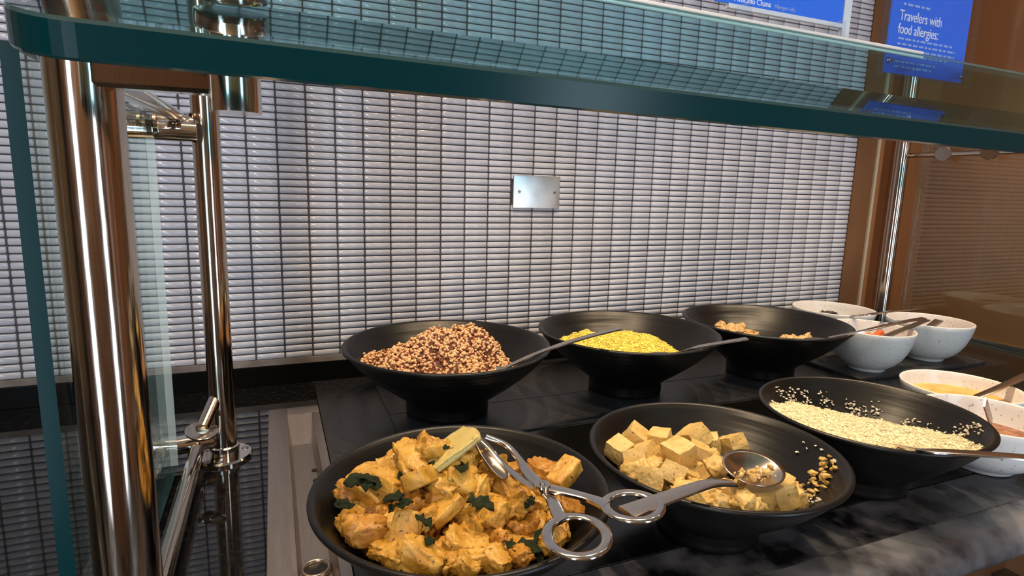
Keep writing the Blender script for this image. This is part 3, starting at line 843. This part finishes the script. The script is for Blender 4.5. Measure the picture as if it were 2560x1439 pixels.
TOF = [o for o in COL.objects if o.name.startswith('tofu_cube')]
SPC = at(1885, 1166, .112)                       # the large spoon lies over the tofu here
def tofu_cap(x, y):
    d = math.hypot(x - SPC.x, y - SPC.y)
    if d < 0.046: return 0.092
    return 0.094 if y < BB[1] - 0.035 else 0.115
spread(TOF, BB, .0018, BIN, [sum(o.scale) / 3 * (0.92 if i < len(tf) else 0.80) for i, o in enumerate(TOF)], [0.25 if i < len(tf) else 1.0 for i in range(len(TOF))], 60, tofu_cap)
# chickpeas
M_chick = food_mat('chickpea', (0.55, 0.34, 0.13, 1), (0.70, 0.47, 0.21, 1), 120, None, 0.45, 0.3)
CK = [chunk_mesh(i + 111, 'chunk', M_chick) for i in range(3)]
for i in range(46):
    k = random.uniform(0.0058, 0.0075)
    if i < 22: p = at(random.gauss(1832, 20), 829 - 14 * random.random(), .078)
    elif i < 38: p = at(random.gauss(1835, 22), random.gauss(832, 6), .062)
    else: p = at(random.gauss(2000, 14), random.gauss(848, 2), .092)
    put('chickpea', CK[i % 3], inside(B3, p, k, .0024), (k, k, k * .9), (random.uniform(0, 3), random.uniform(0, 3), 0), 'small tan chickpea left in the nearly empty black bowl', 'chickpea', 'chickpeas in the black bowl')
CHK = [o for o in COL.objects if o.name.startswith('chickpea')]
spread(CHK, B3, .0024, BIN, [o.scale[0] * 0.9 for o in CHK], [1.0] * len(CHK), 40)
# condiments
M_tom = food_mat('tomato', (0.60, 0.08, 0.02, 1), (0.75, 0.20, 0.06, 1), 90, None, 0.25, 0.2)
M_onion = food_mat('pink_onion', (0.55, 0.22, 0.18, 1), (0.70, 0.40, 0.33, 1), 90, None, 0.3, 0.2)
TM = [chunk_mesh(i + 131, 'cube', M_tom) for i in range(3)]; ON = [chunk_mesh(i + 141, 'slab', M_onion) for i in range(2)]
def bits(name, ms, b, base, n, k0, zlev, lab, cat, grp, cx=0, cy=0, sp=.03):
    for i in range(n):
        x, y = random.gauss(cx, sp), random.gauss(cy, sp)
        if math.hypot(x, y) > b[2] * .85: x, y = x * .4, y * .4
        k = k0 * random.uniform(.7, 1.3)
        z = max(zlev, interp(WIN_, math.hypot(x, y) / b[2]) * b[3]) + base + k * .6
        put(name, random.choice(ms), inside(b, (b[0] + x, b[1] + y, z), k * 1.7, base, WIN_), (k * 1.2, k, k * .7), (random.uniform(0, 3), random.uniform(-.6, .6), random.uniform(0, 6)), lab, cat, grp)
bits('tomato_piece', TM, W2, MATZ, 30, .009, .055, 'diced red tomato in the white bowl next to the chickpea bowl', 'tomato', 'tomatoes in the fuller white bowl', 0, -.01, .035)
bits('tomato_piece', TM, W3, MATZ, 16, .009, .050, 'diced red tomato in the white bowl nearest the brown side wall', 'tomato', 'tomatoes in the emptier white bowl', 0, 0, .038)
bits('tomato_piece', TM, W1, MATZ, 3, .009, .05, 'red piece on the side of the onion bowl', 'tomato', 'red pieces in the onion bowl', .055, -.03, .01)
bits('onion_scrap', ON, W1, MATZ, 12, .006, .03, 'pink onion scrap stuck inside the white bowl by the tiles', 'onion', 'onion scraps', -.06, .03, .015)
olive = noisy(mat('dark_olive', (.03, .015, .008, 1), .2), 40, (.02, .01, .005, 1), (.05, .025, .01, 1))
put('olive_slice', chunk_mesh(160, 'chunk', olive), (W1[0] - .02, W1[1] + .0, MATZ + .072), (.028, .02, .014), (0, 0, .5), 'dark olive heap in the white bowl by the tiles', 'olive', None)
for bb_ in (W1, W2, W3):
    near = [o for o in COL.objects if o.name.startswith(('tomato_piece', 'onion_scrap', 'olive_slice')) and math.hypot(o.location.x - bb_[0], o.location.y - bb_[1]) < bb_[2]]
    spread(near, bb_, MATZ - .0003, WIN_, [sum(o.scale) / 3 * 0.85 for o in near], [1.0] * len(near), 40)
# soups
def liquid(name, label, b, base, zl, m, cat):
    bm = bmesh.new(); R = b[2]
    # radius where the inner wall reaches zl
    rr = 0.0
    for k in range(400):
        if interp(WIN_, k / 420) * b[3] < zl: rr = k / 420
    seg = 64; prev = None
    c0 = bm.verts.new((0, 0, zl)); rings = []
    for i in range(1, 13):
        r = rr * R * i / 12
        rings.append([bm.verts.new((r * math.cos(2 * PI * a / seg), r * math.sin(2 * PI * a / seg), zl + (0.0012 * noise.noise(Vector((r * math.cos(2 * PI * a / seg), r * math.sin(2 * PI * a / seg), zl)) * 60) if i < 12 else 0))) for a in range(seg)])
    for a in range(seg): bm.faces.new((c0, rings[0][a], rings[0][(a + 1) % seg]))
    for p, q in zip(rings, rings[1:]):
        for a in range(seg): bm.faces.new((p[a], q[a], q[(a + 1) % seg], p[(a + 1) % seg]))
    low = [bm.verts.new((v.co.x * .9, v.co.y * .9, zl - 0.006)) for v in rings[-1]]
    for a in range(seg): bm.faces.new((rings[-1][a], low[a], low[(a + 1) % seg], rings[-1][(a + 1) % seg]))
    bm.faces.new(low[::-1])
    o = obj(name, bm, m, None, True, loc=(b[0], b[1], base), angle=50); tag(o, label, cat, kind='stuff'); return o
M_soup = noisy(mat('orange_soup', (.75, .38, .06, 1), .3), 60, (.70, .33, .05, 1), (.82, .48, .10, 1), bump=.3, bscale=160, bdist=.002)
M_sauce = noisy(mat('brown_sauce', (.25, .08, .03, 1), .4), 120, (.16, .045, .015, 1), (.42, .17, .07, 1), bump=.6, bscale=200, bdist=.003)
liquid('orange_soup', 'thick orange soup filling a white bowl', W4, .0018, .046, M_soup, 'soup')
liquid('brown_sauce', 'chunky brown sauce in a white bowl', W5, .0018, .046, M_sauce, 'sauce')

# ------------------------------------------------------------------ utensils
def handle(name, label, pts, w0, w1, th, m, parent=None, n=8, up=Vector((0, 0, 1)), head=None, group=None, cat='spoon'):
    r = empty(name, pts[0]); tag(r, label, cat, group)
    P = spline(pts, n)
    sc = [(w0 + (w1 - w0) * i / (len(P) - 1), 1) for i in range(len(P))]
    obj('handle', sweep(bmesh.new(), P, rsect(1.0, th, 0.3) if False else [(0.5, -th / 2), (0.5, th / 2), (0.42, th / 2 + th * .2), (-0.42, th / 2 + th * .2), (-0.5, th / 2), (-0.5, -th / 2), (-0.42, -th / 2 - th * .2), (0.42, -th / 2 - th * .2)], up, False, sc), m, r, True, angle=40)
    if head:
        c, d, a, b_, dep, nrm = head
        obj('spoon_bowl', spoon_head(c, d, a, b_, dep, nrm), m, r, True)
    return r
def spoon_head(c, d, a, b, dep, nrm):
    bm = bmesh.new(); c = Vector(c); d = Vector(d).normalized(); nrm = Vector(nrm).normalized()
    s = nrm.cross(d).normalized(); d = s.cross(nrm).normalized()
    seg = 40; K = 8; t = 0.0012
    def surf(sgn):
        rings = []
        for i in range(1, K + 1):
            f = i / K; rings.append([bm.verts.new(c + d * (a * f * math.cos(2 * PI * j / seg)) + s * (b * f * math.sin(2 * PI * j / seg)) - nrm * (dep * (1 - f * f) + (t if sgn < 0 else 0))) for j in range(seg)])
        c0 = bm.verts.new(c - nrm * (dep + (t if sgn < 0 else 0)))
        for j in range(seg):
            bm.faces.new((c0, rings[0][j], rings[0][(j + 1) % seg]))
        for p, q in zip(rings, rings[1:]):
            for j in range(seg): bm.faces.new((p[j], q[j], q[(j + 1) % seg], p[(j + 1) % seg]))
        return rings[-1]
    A = surf(1); B_ = surf(-1)
    for j in range(seg): bm.faces.new((A[j], B_[j], B_[(j + 1) % seg], A[(j + 1) % seg]))
    return bm
M_spoon = mat('spoon_steel', (0.62, 0.55, 0.48, 1), 0.20, 1.0)
M_spoond = mat('dull_spoon_steel', (0.42, 0.38, 0.35, 1), 0.30, 1.0)
# tofu spoon
sp = at(1885, 1166, .112)
hd = (at(1800, 1205, .1) - at(1900, 1165, .1))
handle('serving_spoon', 'large steel spoon with tofu bits lying across the tofu bowl', [at(1836, 1208, .110), at(1775, 1208, .115), at(1690, 1235, .117), at(1600, 1268, .119), at(1566, 1281, .119)], .011, .020, .0022, M_spoon,
       head=(sp, at(1975, 1140, .112) - at(1795, 1190, .112), .0350, .0273, .010, (0.06, -0.25, 1)))
items = []
for k in range(60):
    u, v = random.gauss(0, .012), random.gauss(0, .010)
    kk = random.uniform(.0012, .004) if k < 16 else random.uniform(.0006, .0014)
    vv = random.uniform(.8, 1.1)
    items.append((sp + Vector((u + .002, v + .004, -.009 + kk * .5 + 7 * (u * u + v * v) - .25 * 0)), (kk * 1.4, kk, kk * .7), rrot(), (.62 * vv, .42 * vv, .16 * vv)))
o = obj('spoon_scraps', grains('spoon_scraps', items, M_rice, jag=.4, smooth=False), None); tag(o, 'crumbs of tofu resting in the large steel spoon', 'crumbs', kind='stuff')
handle('serving_spoon', 'steel spoon standing in the quinoa with its handle out to the right', [at(1265, 918, .108), at(1330, 888, .125), at(1400, 862, .14), at(1480, 838, .15), at(1549, 821, .155)], .010, .013, .0022, M_spoon,
       head=(at(1235, 925, .100), at(1200, 935, .095) - at(1265, 918, .105), .030, .022, .006, (0, 0, 1)))
handle('serving_spoon', 'steel spoon in the yellow rice resting on the rim', [at(1690, 883, .105), at(1740, 868, .122), at(1800, 857, .128), at(1867, 846, .135)], .010, .013, .0022, M_spoon,
       head=(at(1665, 888, .098), at(1630, 895, .092) - at(1690, 883, .105), .030, .022, .006, (0, 0, 1)))
handle('serving_spoon', 'slim steel spoon leaning out of the chickpea bowl', [at(2075, 846, .110), at(2160, 829, .128), at(2240, 810, .142), at(2312, 797, .150)], .009, .012, .0022, M_spoon,
       head=(at(2050, 852, .10), at(2020, 858, .095) - at(2075, 846, .105), .030, .022, .006, (0, 0, 1)))
handle('serving_spoon', 'long steel spoon lying flat along the rim of the white rice bowl', [at(2240, 1112, .092), at(2300, 1124, .107), at(2360, 1129, .112), at(2420, 1132, .114), at(2500, 1138, .115), at(2575, 1144, .115)], .010, .014, .0020, M_spoon,
       head=(at(2215, 1100, .086), at(2190, 1092, .083) - at(2240, 1112, .09), .030, .022, .006, (0, 0, 1)))
handle('condiment_spoon', 'thin steel spoon reaching across the white onion bowl', [Vector((W1[0] + .018, W1[1] - .022, .078)), at(2160, 795, .115), at(2220, 787, .120), at(2314, 775, .124)], .008, .011, .002, M_spoon,
       head=(Vector((W1[0] + .002, W1[1] - .016, .066)), Vector((-.75, .3, -.45)), .022, .016, .005, (-.3, .1, 1)))
handle('condiment_spoon', 'broad dull spoon handle resting in the fuller tomato bowl', [at(2212, 842, .092), at(2260, 822, .105), at(2318, 799, .116)], .016, .014, .002, M_spoond,
       head=(at(2195, 850, .082), at(2170, 858, .078) - at(2212, 842, .088), .022, .016, .005, (0, 0, 1)))
handle('condiment_spoon', 'short dull spoon handle standing in the emptier tomato bowl', [at(2322, 818, .090), at(2348, 800, .106)], .020, .020, .002, M_spoond,
       head=(at(2300, 828, .075), at(2280, 835, .07) - at(2322, 818, .08), .022, .016, .005, (0, 0, 1)))
handle('condiment_spoon', 'pale flat spoon handle dipping into the orange soup', [at(2440, 992, .058), at(2500, 968, .072), at(2575, 934, .088)], .012, .016, .002, M_spoon,
       head=(at(2425, 990, .045), at(2405, 992, .04) - at(2440, 992, .05), .020, .015, .005, (0, 0, 1)))
handle('condiment_spoon', 'dark spoon handle standing upright in the brown sauce', [Vector((W5[0] + .006, W5[1] + .006, .040)), at(2475, 1058, .062), at(2470, 1030, .082), at(2462, 1004, .100)], .016, .018, .002, M_spoond, up=Vector((0.3, -1, 0.2)),
       head=(Vector((W5[0] + .004, W5[1] - .006, .036)), Vector((0, -1, -.3)), .018, .014, .004, (0, 0, 1)))

for o in [o for o in COL.objects if o.name.startswith(('serving_spoon', 'condiment_spoon')) and o.type == 'EMPTY']:
    hd_ = [c for c in o.children if c.name.startswith('spoon_bowl')][0]
    c_ = sum((v.co for v in hd_.data.vertices), Vector()) / len(hd_.data.vertices)
    for bb_, bz_, pf_ in ((B1, .0024, BIN), (B2, .0024, BIN), (B3, .0024, BIN), (BB, .0018, BIN), (BC, .0018, BIN), (W1, MATZ, WIN_), (W2, MATZ, WIN_), (W3, MATZ, WIN_), (W4, .0018, WIN_), (W5, .0018, WIN_)):
        if math.hypot(c_.x - bb_[0], c_.y - bb_[1]) < bb_[2]: settle(o, bb_, bz_, pf_)
# scissor tongs
tg = empty('scissor_tongs', at(1355, 1222, .118)); tag(tg, 'steel scissor tongs with two finger loops resting on the curry bowl', 'tongs')
ZT = .118
def loop_pts(cx, cy, ax, ay, rot, z0, z1=None, n=36):
    out = []
    for i in range(n):
        a = 2 * PI * i / n
        u, v = ax * math.cos(a), ay * math.sin(a)
        x = cx + u * math.cos(rot) - v * math.sin(rot); y = cy + u * math.sin(rot) + v * math.cos(rot)
        out.append(at(x, y, z0))
    return out
sec_loop = csect(0.0048, 10, 0.0020)
l1 = loop_pts(1582, 1265, 70, 34, .10, ZT); l2 = loop_pts(1443, 1340, 76, 50, .12, ZT - .004)
h1 = obj('finger_loop', sweep(bmesh.new(), l1, sec_loop, closed=True), M_chrome, tg, True)
h2 = obj('finger_loop', sweep(bmesh.new(), l2, sec_loop, closed=True), M_chrome, tg, True)
def strip(pts, ws, th, m, name, up=Vector((0, 0, 1))):
    P = spline(pts, 6); k = len(P) - 1; sc = []
    for i in range(len(P)):
        t = i / k * (len(ws) - 1); j = min(int(t), len(ws) - 2); sc.append((ws[j] + (ws[j + 1] - ws[j]) * (t - j), 1))
    return obj(name, sweep(bmesh.new(), P, [(0.5, -th / 2), (0.5, th / 2), (0.35, th * .8), (-0.35, th * .8), (-0.5, th / 2), (-0.5, -th / 2), (-.35, -th * .8), (.35, -th * .8)], up, False, sc), m, tg, True, angle=45)
strip([at(1345, 1215, ZT + .001), at(1400, 1226, ZT + .001), at(1470, 1244, ZT), at(1518, 1262, ZT)], (.012, .011, .010, .016), .0026, M_chrome, 'handle')
strip([at(1345, 1212, ZT - .002), at(1378, 1248, ZT - .003), at(1395, 1285, ZT - .003), at(1412, 1300, ZT - .004)], (.012, .010, .011, .018), .0026, M_chrome, 'handle')
strip([at(1362, 1228, ZT - .002), at(1310, 1203, ZT), at(1262, 1165, ZT + .004), at(1225, 1125, ZT + .012), at(1192, 1095, ZT + .020)], (.011, .010, .006, .006, .005), .0024, M_chrome, 'jaw_arm')
strip([at(1365, 1225, ZT + .001), at(1318, 1180, ZT + .003), at(1296, 1145, ZT + .008), at(1265, 1112, ZT + .014), at(1215, 1090, ZT + .021)], (.011, .010, .006, .006, .005), .0024, M_chrome, 'jaw_arm')
pv = at(1355, 1222, ZT)
obj('pivot', disc(pv + Vector((0, 0, .001)), (0, 0, 1), .0078, .0085, 28, .2), M_chrome, tg, True, angle=40)
obj('pivot_screw', disc(pv + Vector((0, 0, .0058)), (0, 0, 1), .0026, .0014, 16, .2), M_spoond, tg, True, angle=40)
obj('scoop', spoon_head(at(1228, 1140, ZT + .008), at(1195, 1095, ZT + .018) - at(1262, 1180, ZT), .028, .013, .006, (.5, -.3, .8)), M_spoond, tg, True)

# ------------------------------------------------------------------ wall plate
wp = empty('wall_plate', (0.566, -0.004, 0.376)); tag(wp, 'blank steel cover plate with two screws on the tiled wall', 'wall plate')
M_wp = noisy(mat('brushed_plate_steel', (.72, .72, .70, 1), .32, .85), 25, (.66, .66, .64, 1), (.80, .80, .78, 1), rough=(.28, .40))
obj('plate', boxed((0.5115, -0.0105, 0.3415), (0.6205, -0.0042, 0.4105), 0.0022), M_wp, wp, True, angle=40)
for xx in (0.525, 0.608):
    s_ = obj('screw', disc((xx, -0.0108, 0.376), (0, -1, 0), 0.0036, 0.0016, 18, .3), M_spoond, wp, True, angle=40)
    obj('screw_slot', boxed((xx - .003, -0.0118, .3755), (xx + .003, -0.0114, .3765)), M_hole, s_)

# ------------------------------------------------------------------ sneeze guard
sg = empty('sneeze_guard', (-0.05, -0.5, 0.0))
tag(sg, 'glass sneeze guard on steel posts at the open end of the counter', 'sneeze guard')
FPX_, FPY = -0.067, -0.7115
RPX, RPY = -0.036, -0.306
GX = -0.0935                                  # end pane plane
def post(x, y, z1, r, fl):
    p = obj('post', tube((x, y, 0.0), (x, y, z1), r, 48), M_steel, sg, True, angle=40)
    f = obj('floor_flange', lathe([(0, 0.0), (fl, 0.0), (fl, 0.003), (fl - .002, 0.0055), (r + .003, 0.006), (r + .003, .018), (r + .001, .0195), (0, .0195)], 48, None, x, y, 0), M_chrome, sg, True, angle=35)
    for a in range(3):
        an = a * 2 * PI / 3 + 0.35
        q = (x + (fl - .009) * math.cos(an), y + (fl - .009) * math.sin(an), .0062)
        obj('flange_screw', disc(q, (0, 0, 1), .0045, .0016, 16, .3), M_spoond, f, True, angle=40)
post(FPX_, FPY, 0.80, 0.0208, 0.046)
post(RPX, RPY, 0.80, 0.0165, 0.036)
# end pane
bm = bmesh.new(); box(bm, (GX - .0045, -0.742, 0.010), (GX + .0045, -0.336, 0.455))
bm.faces.ensure_lookup_table()
for f in bm.faces:
    f.material_index = 0 if abs(f.normal.x) > .5 or abs(f.calc_center_median().x - GX) > .004 else 1
obj('end_pane', bm, [M_pane, M_edge], sg)
for me_o in [x for x in bpy.data.objects if x.name == 'end_pane']:
    for p in me_o.data.polygons:
        p.material_index = 0 if abs(p.normal.x) > .5 else (1 if p.normal.y < .5 else 2)
    me_o.data.materials.append(M_edge2)
# clamp bars and tie rods
def clampset(z, front):
    obj('clamp_bar', tube((RPX - .012, RPY, z), (-0.122, RPY - .012, z), .0125, 24), M_chrome, sg, True, angle=40)
    if front: obj('clamp_bar', tube((FPX_, FPY + .012, z), (GX - .008, FPY + .012, z), .0065, 24), M_chrome, sg, True, angle=40)
clampset(0.028, True); clampset(0.449, False)
obj('tie_rod', tube((-0.0675, RPY - .002, 0.0235), (-0.0675, FPY + .02, 0.0235), .0092, 20), M_steel, sg, True, angle=40)
obj('tie_rod', tube((-0.0665, RPY - .002, 0.4595), (-0.0600, FPY + .02, 0.4460), .0080, 20), M_steel, sg, True, angle=40)
st = obj('stub_arm', tube((-0.038, -0.300, 0.098), (-0.0565, -0.350, 0.063), .0085, 20), M_steel, sg, True, angle=40)
obj('stub_disc', disc((-0.0575, -0.3525, 0.0605), (0.15, -0.25, 1), .0195, .0028, 28), M_steel, st, True, angle=40)
obj('washer', disc((-0.0545, RPY, 0.449), (1, 0, 0), .0165, .004, 28), M_chrome, sg, True, angle=40)
obj('washer', disc((GX + .008, RPY - .03, 0.449), (1, 0, 0), .0165, .005, 28), M_chrome, sg, True, angle=40)
obj('washer', disc((GX - .008, RPY - .03, 0.449), (1, 0, 0), .0165, .005, 28), M_chrome, sg, True, angle=40)
obj('clamp_bar', tube((-0.045, RPY - .02, 0.440), (-0.125, RPY - .03, 0.440), .0125, 24), M_chrome, sg, True, angle=40)

# canopy: sloping front lip plus short upright pane
SLOPE = math.radians(20.5)
YA = -0.866; ZA = 0.4282; TH = 0.0178          # near lower edge
DEP = 0.132; XL, XRr = -0.062, 1.62; CR = 0.030
ca, sa = math.cos(SLOPE), math.sin(SLOPE)
TILT = 0.0095
def lip_pt(x, s, t): return Vector((x, YA + s * ca - t * 0.25 * sa, ZA - TILT * (x + 0.018) + s * sa + t * ca))
bm = bmesh.new()
outl = [(XRr, 0.0)] + [(XRr, DEP), (XL, DEP)]
for k in range(0, 11):
    a = PI + (PI / 2) * k / 10
    outl.append((XL + CR + CR * math.cos(a), CR + CR * math.sin(a)))
AR = 0.0016
def inset(o_, d):
    return [(min(max(x, XL + d), XRr - d), min(max(s_, d), DEP - d)) for x, s_ in o_]
rings = []
for d, t in ((AR, 0.0), (0.0, AR), (0.0, TH - AR), (AR, TH)):
    pts_ = outl if d == 0 else [((x - d * (1 if x > 0.5 else 0) + (d if x < 0 and s_ >= CR else 0)), max(s_, 0) + (d if s_ < DEP else -d)) for x, s_ in outl]
    rings.append([bm.verts.new(lip_pt(x, s_, t)) for x, s_ in pts_])
f0 = bm.faces.new(rings[0]); f1 = bm.faces.new(rings[-1])
for k_ in range(3):
    lo, hi = rings[k_], rings[k_ + 1]
    for i in range(len(outl)):
        j = (i + 1) % len(outl)
        f = bm.faces.new((lo[i], lo[j], hi[j], hi[i])); f.material_index = 1 if k_ == 1 else 2
obj('canopy_lip', bm, [M_canopy, M_edge, M_arris], sg)
# upright pane
YU = YA + DEP * ca + 0.006; ZU = ZA + DEP * sa + TH * ca - 0.010
bm = bmesh.new(); box(bm, (XL + .004, YU - .003, ZU), (XRr, YU + .003, 0.5440))
for v in bm.verts:
    if v.co.z > 0.53: v.co.y += 0.024
    v.co.z -= TILT * (v.co.x + 0.018)
o = obj('upright_pane', bm, [M_canopy, M_edge2], sg)
for p in o.data.polygons: p.material_index = 0 if abs(p.normal.y) > .5 else 1
for dz in (0.0, 0.0046):  # pale rods added to stand for the highlight along the glass edge
    obj('edge_highlight', tube((XL + .004, YU + .0235, 0.5415 + dz), (0.70, YU + .0235, 0.5415 + dz - TILT * .7), .0015, 10), mat('pale_highlight', (0.85, 0.80, 0.74, 1), 0.3, spec=0.8), sg, True, angle=40)
# arm, stand-off, caps
CX, CY = 0.021, -0.765
gz = ZA + (CY - YA) * math.tan(SLOPE)
bm = bmesh.new()
sweep(bm, [Vector((FPX_ + .012, FPY - .012, 0.4445)), Vector((CX - .006, CY + .002, 0.4405))], rsect(0.016, 0.0165, .3))
obj('canopy_arm', bm, M_steel, sg, True, angle=30)
so = obj('stand_off', tube((CX, CY, 0.4225), (CX, CY, gz + .004), .0145, 40), M_chrome, sg, True, angle=40)
tz = gz + TH / ca
q = Vector((0, -sa, ca))
obj('stand_off_cap', disc(Vector((CX, CY, tz)) + q * .006, q, .0205, .010, 40, .12), M_chrome, sg, True, angle=40)
obj('stand_off_cap', disc(Vector((CX + .003, CY, tz)) + q * .015, q, .0165, .010, 40, .12), M_chrome, sg, True, angle=40)

# ------------------------------------------------------------------ frame at the far end of the counter
rg = empty('guard_end_frame', (1.64, -0.05, 0)); tag(rg, 'steel post with a disc-studded rod by the brown side wall', 'post')
obj('post', tube((1.637, -0.052, 0.0), (1.637, -0.052, SOFFIT_Z), .0185, 40), M_steel, rg, True, angle=40)
obj('floor_flange', lathe([(0, 0), (.036, 0), (.036, .004), (.022, .006), (.022, .018), (0, .018)], 40, None, 1.637, -0.052, 0), M_chrome, rg, True, angle=35)
rod = obj('tie_rod', tube((1.655, -0.055, 0.500), (1.655, -0.42, 0.500), .0062, 20), M_steel, rg, True, angle=40)
for yy in (-0.155, -0.262):
    obj('rod_disc', disc((1.646, yy, 0.500), (1, 0.25, 0), .0185, .006, 32), M_steel, rod, True, angle=40)
bm = bmesh.new(); box(bm, (1.668, -0.60, 0.02), (1.677, -0.085, 0.53))
o = obj('end_pane', bm, M_pane, rg)

# ------------------------------------------------------------------ signs
def text_mesh(s, size, name='text'):
    cu = bpy.data.curves.new(name, 'FONT'); cu.body = s; cu.size = size; cu.extrude = 0.0003
    t = bpy.data.objects.new(name, cu); COL.objects.link(t)
    dg = bpy.context.evaluated_depsgraph_get()
    me = bpy.data.meshes.new_from_object(t.evaluated_get(dg))
    bpy.data.objects.remove(t); bpy.data.curves.remove(cu)
    return me
def put_text(parent, s, x, y, z, size, m, xs=1.0):
    me = text_mesh(s, size); me.materials.clear(); me.materials.append(m)
    for v in me.vertices:
        v.co = Vector((x + v.co.x * xs, y - v.co.z, z + v.co.y))
    return obj('lettering', me, None, parent)
def dashes(parent, x0, x1, y, z, h, m, seed):
    rnd = random.Random(seed); bm = bmesh.new(); x = x0
    while x < x1:
        wd = rnd.uniform(.004, .010); box(bm, (x, y - .0003, z), (min(x + wd, x1), y, z + h)); x += wd + .0022
    obj('small_print', bm, m, parent)
SK = 0.614
SY = -1.1655 + 0.47
def sx(x): return 0.039 + (x - 0.039) * SK
def sz(z): return 0.3825 + (z - 0.3825) * SK
s1 = empty('allergen_sign', (sx(0.815), SY, sz(0.64))); tag(s1, 'blue allergen sign with a pale edge strip above the glass canopy', 'sign')
obj('sign_board', boxed((sx(0.676), SY, sz(0.672)), (sx(0.945), SY + .002, sz(1.02))), M_blue, s1)
obj('edge_strip', boxed((sx(0.945), SY - .001, sz(0.640)), (sx(0.962), SY + .003, sz(1.03))), M_strip, s1)
obj('bottom_strip', boxed((sx(0.700), SY - .001, sz(0.6655)), (sx(0.945), SY + .003, sz(0.672))), M_strip, s1)
put_text(s1, 'Avocado Chana', sx(0.711), SY - .0003, sz(0.6765), .0125 * SK, M_text, .92)
put_text(s1, 'Allergen info', sx(0.792), SY - .0003, sz(0.6765), .0090 * SK, M_textf, .95)
obj('corner_clip', disc((sx(0.700), SY - .001, sz(0.690)), (0, -1, 0), .0028, .0015, 14), M_chrome, s1)
S2 = SY
s2 = empty('allergy_sign', (sx(1.175), S2, sz(0.60))); tag(s2, 'blue sign reading Travelers with food allergies in a clear holder', 'sign')
obj('sign_board', boxed((sx(1.062), S2, sz(0.606)), (sx(1.277), S2 + .002, sz(0.905))), M_blue, s2)
obj('clear_holder', boxed((sx(1.052), S2 - .0025, sz(0.598)), (sx(1.300), S2 + .0045, sz(0.912))), M_acryl, s2)
put_text(s2, 'Travelers with', sx(1.082), S2 - .0005, sz(0.6965), .0245 * SK, M_text, .80)
put_text(s2, 'food allergies:', sx(1.082), S2 - .0005, sz(0.6740), .0245 * SK, M_text, .80)
dashes(s2, sx(1.088), sx(1.160), S2 - .0003, sz(0.7215), .0024, M_textf, 1)
for k, (zz, xe) in enumerate(((0.6640, 1.235), (0.6550, 1.245), (0.6460, 1.245), (0.6370, 1.225))): dashes(s2, sx(1.085), sx(xe), S2 - .0003, sz(zz), .0022, M_textf, k + 2)
for k, (zz, xe) in enumerate(((0.6250, 1.195), (0.6165, 1.185))): dashes(s2, sx(1.085), sx(xe), S2 - .0003, sz(zz), .0022, M_textf, k + 9)
for xx, zz in ((1.068, .625), (1.270, .615), (1.270, .775)): obj('corner_clip', disc((sx(xx), S2 - .0035, sz(zz)), (0, -1, 0), .0028, .002, 14), M_chrome, s2)
# clips that hold the two signs to the upright pane
for sg_, xs_, zz, y0_ in ((s1, (sx(.72), sx(.92)), .548, .0255), (s2, (sx(1.10), sx(1.24)), .5335, .0215)):
    for xx in xs_:
        obj('holder_clip', boxed((xx - .003, YU + y0_, zz - .012), (xx + .003, SY + .001, zz + (.010 if sg_ is s1 else -.006))), M_acryl, sg_)
# brace behind the canopy and a dried drip on the end pane
def aty(x, y, Y):
    d = MR[0] * ((x - 1280) / FPX) + MR[1] * ((y - 719.5) / FPX) + MR[2]
    return CAM + d * ((Y - CAM.y) / d.y)
def atx(x, y, X):
    d = MR[0] * ((x - 1280) / FPX) + MR[1] * ((y - 719.5) / FPX) + MR[2]
    return CAM + d * ((X - CAM.x) / d.x)
obj('brace_strap', sweep(bmesh.new(), [aty(395, 110, -.665), aty(425, -40, -.665)], rsect(.020, .004)), M_steel, sg, True, angle=30)
P = [atx(x, y, GX + .0048) for x, y in ((122, 383), (130, 405), (134, 445), (140, 485))]
obj('dried_drip', sweep(bmesh.new(), spline(P, 4), csect(1.0, 8), Vector((1, 0, 0)), False, [(.0004 + .0012 * (i / 12) ** 3, .0004) for i in range(13)]), M_strip, sg, True)
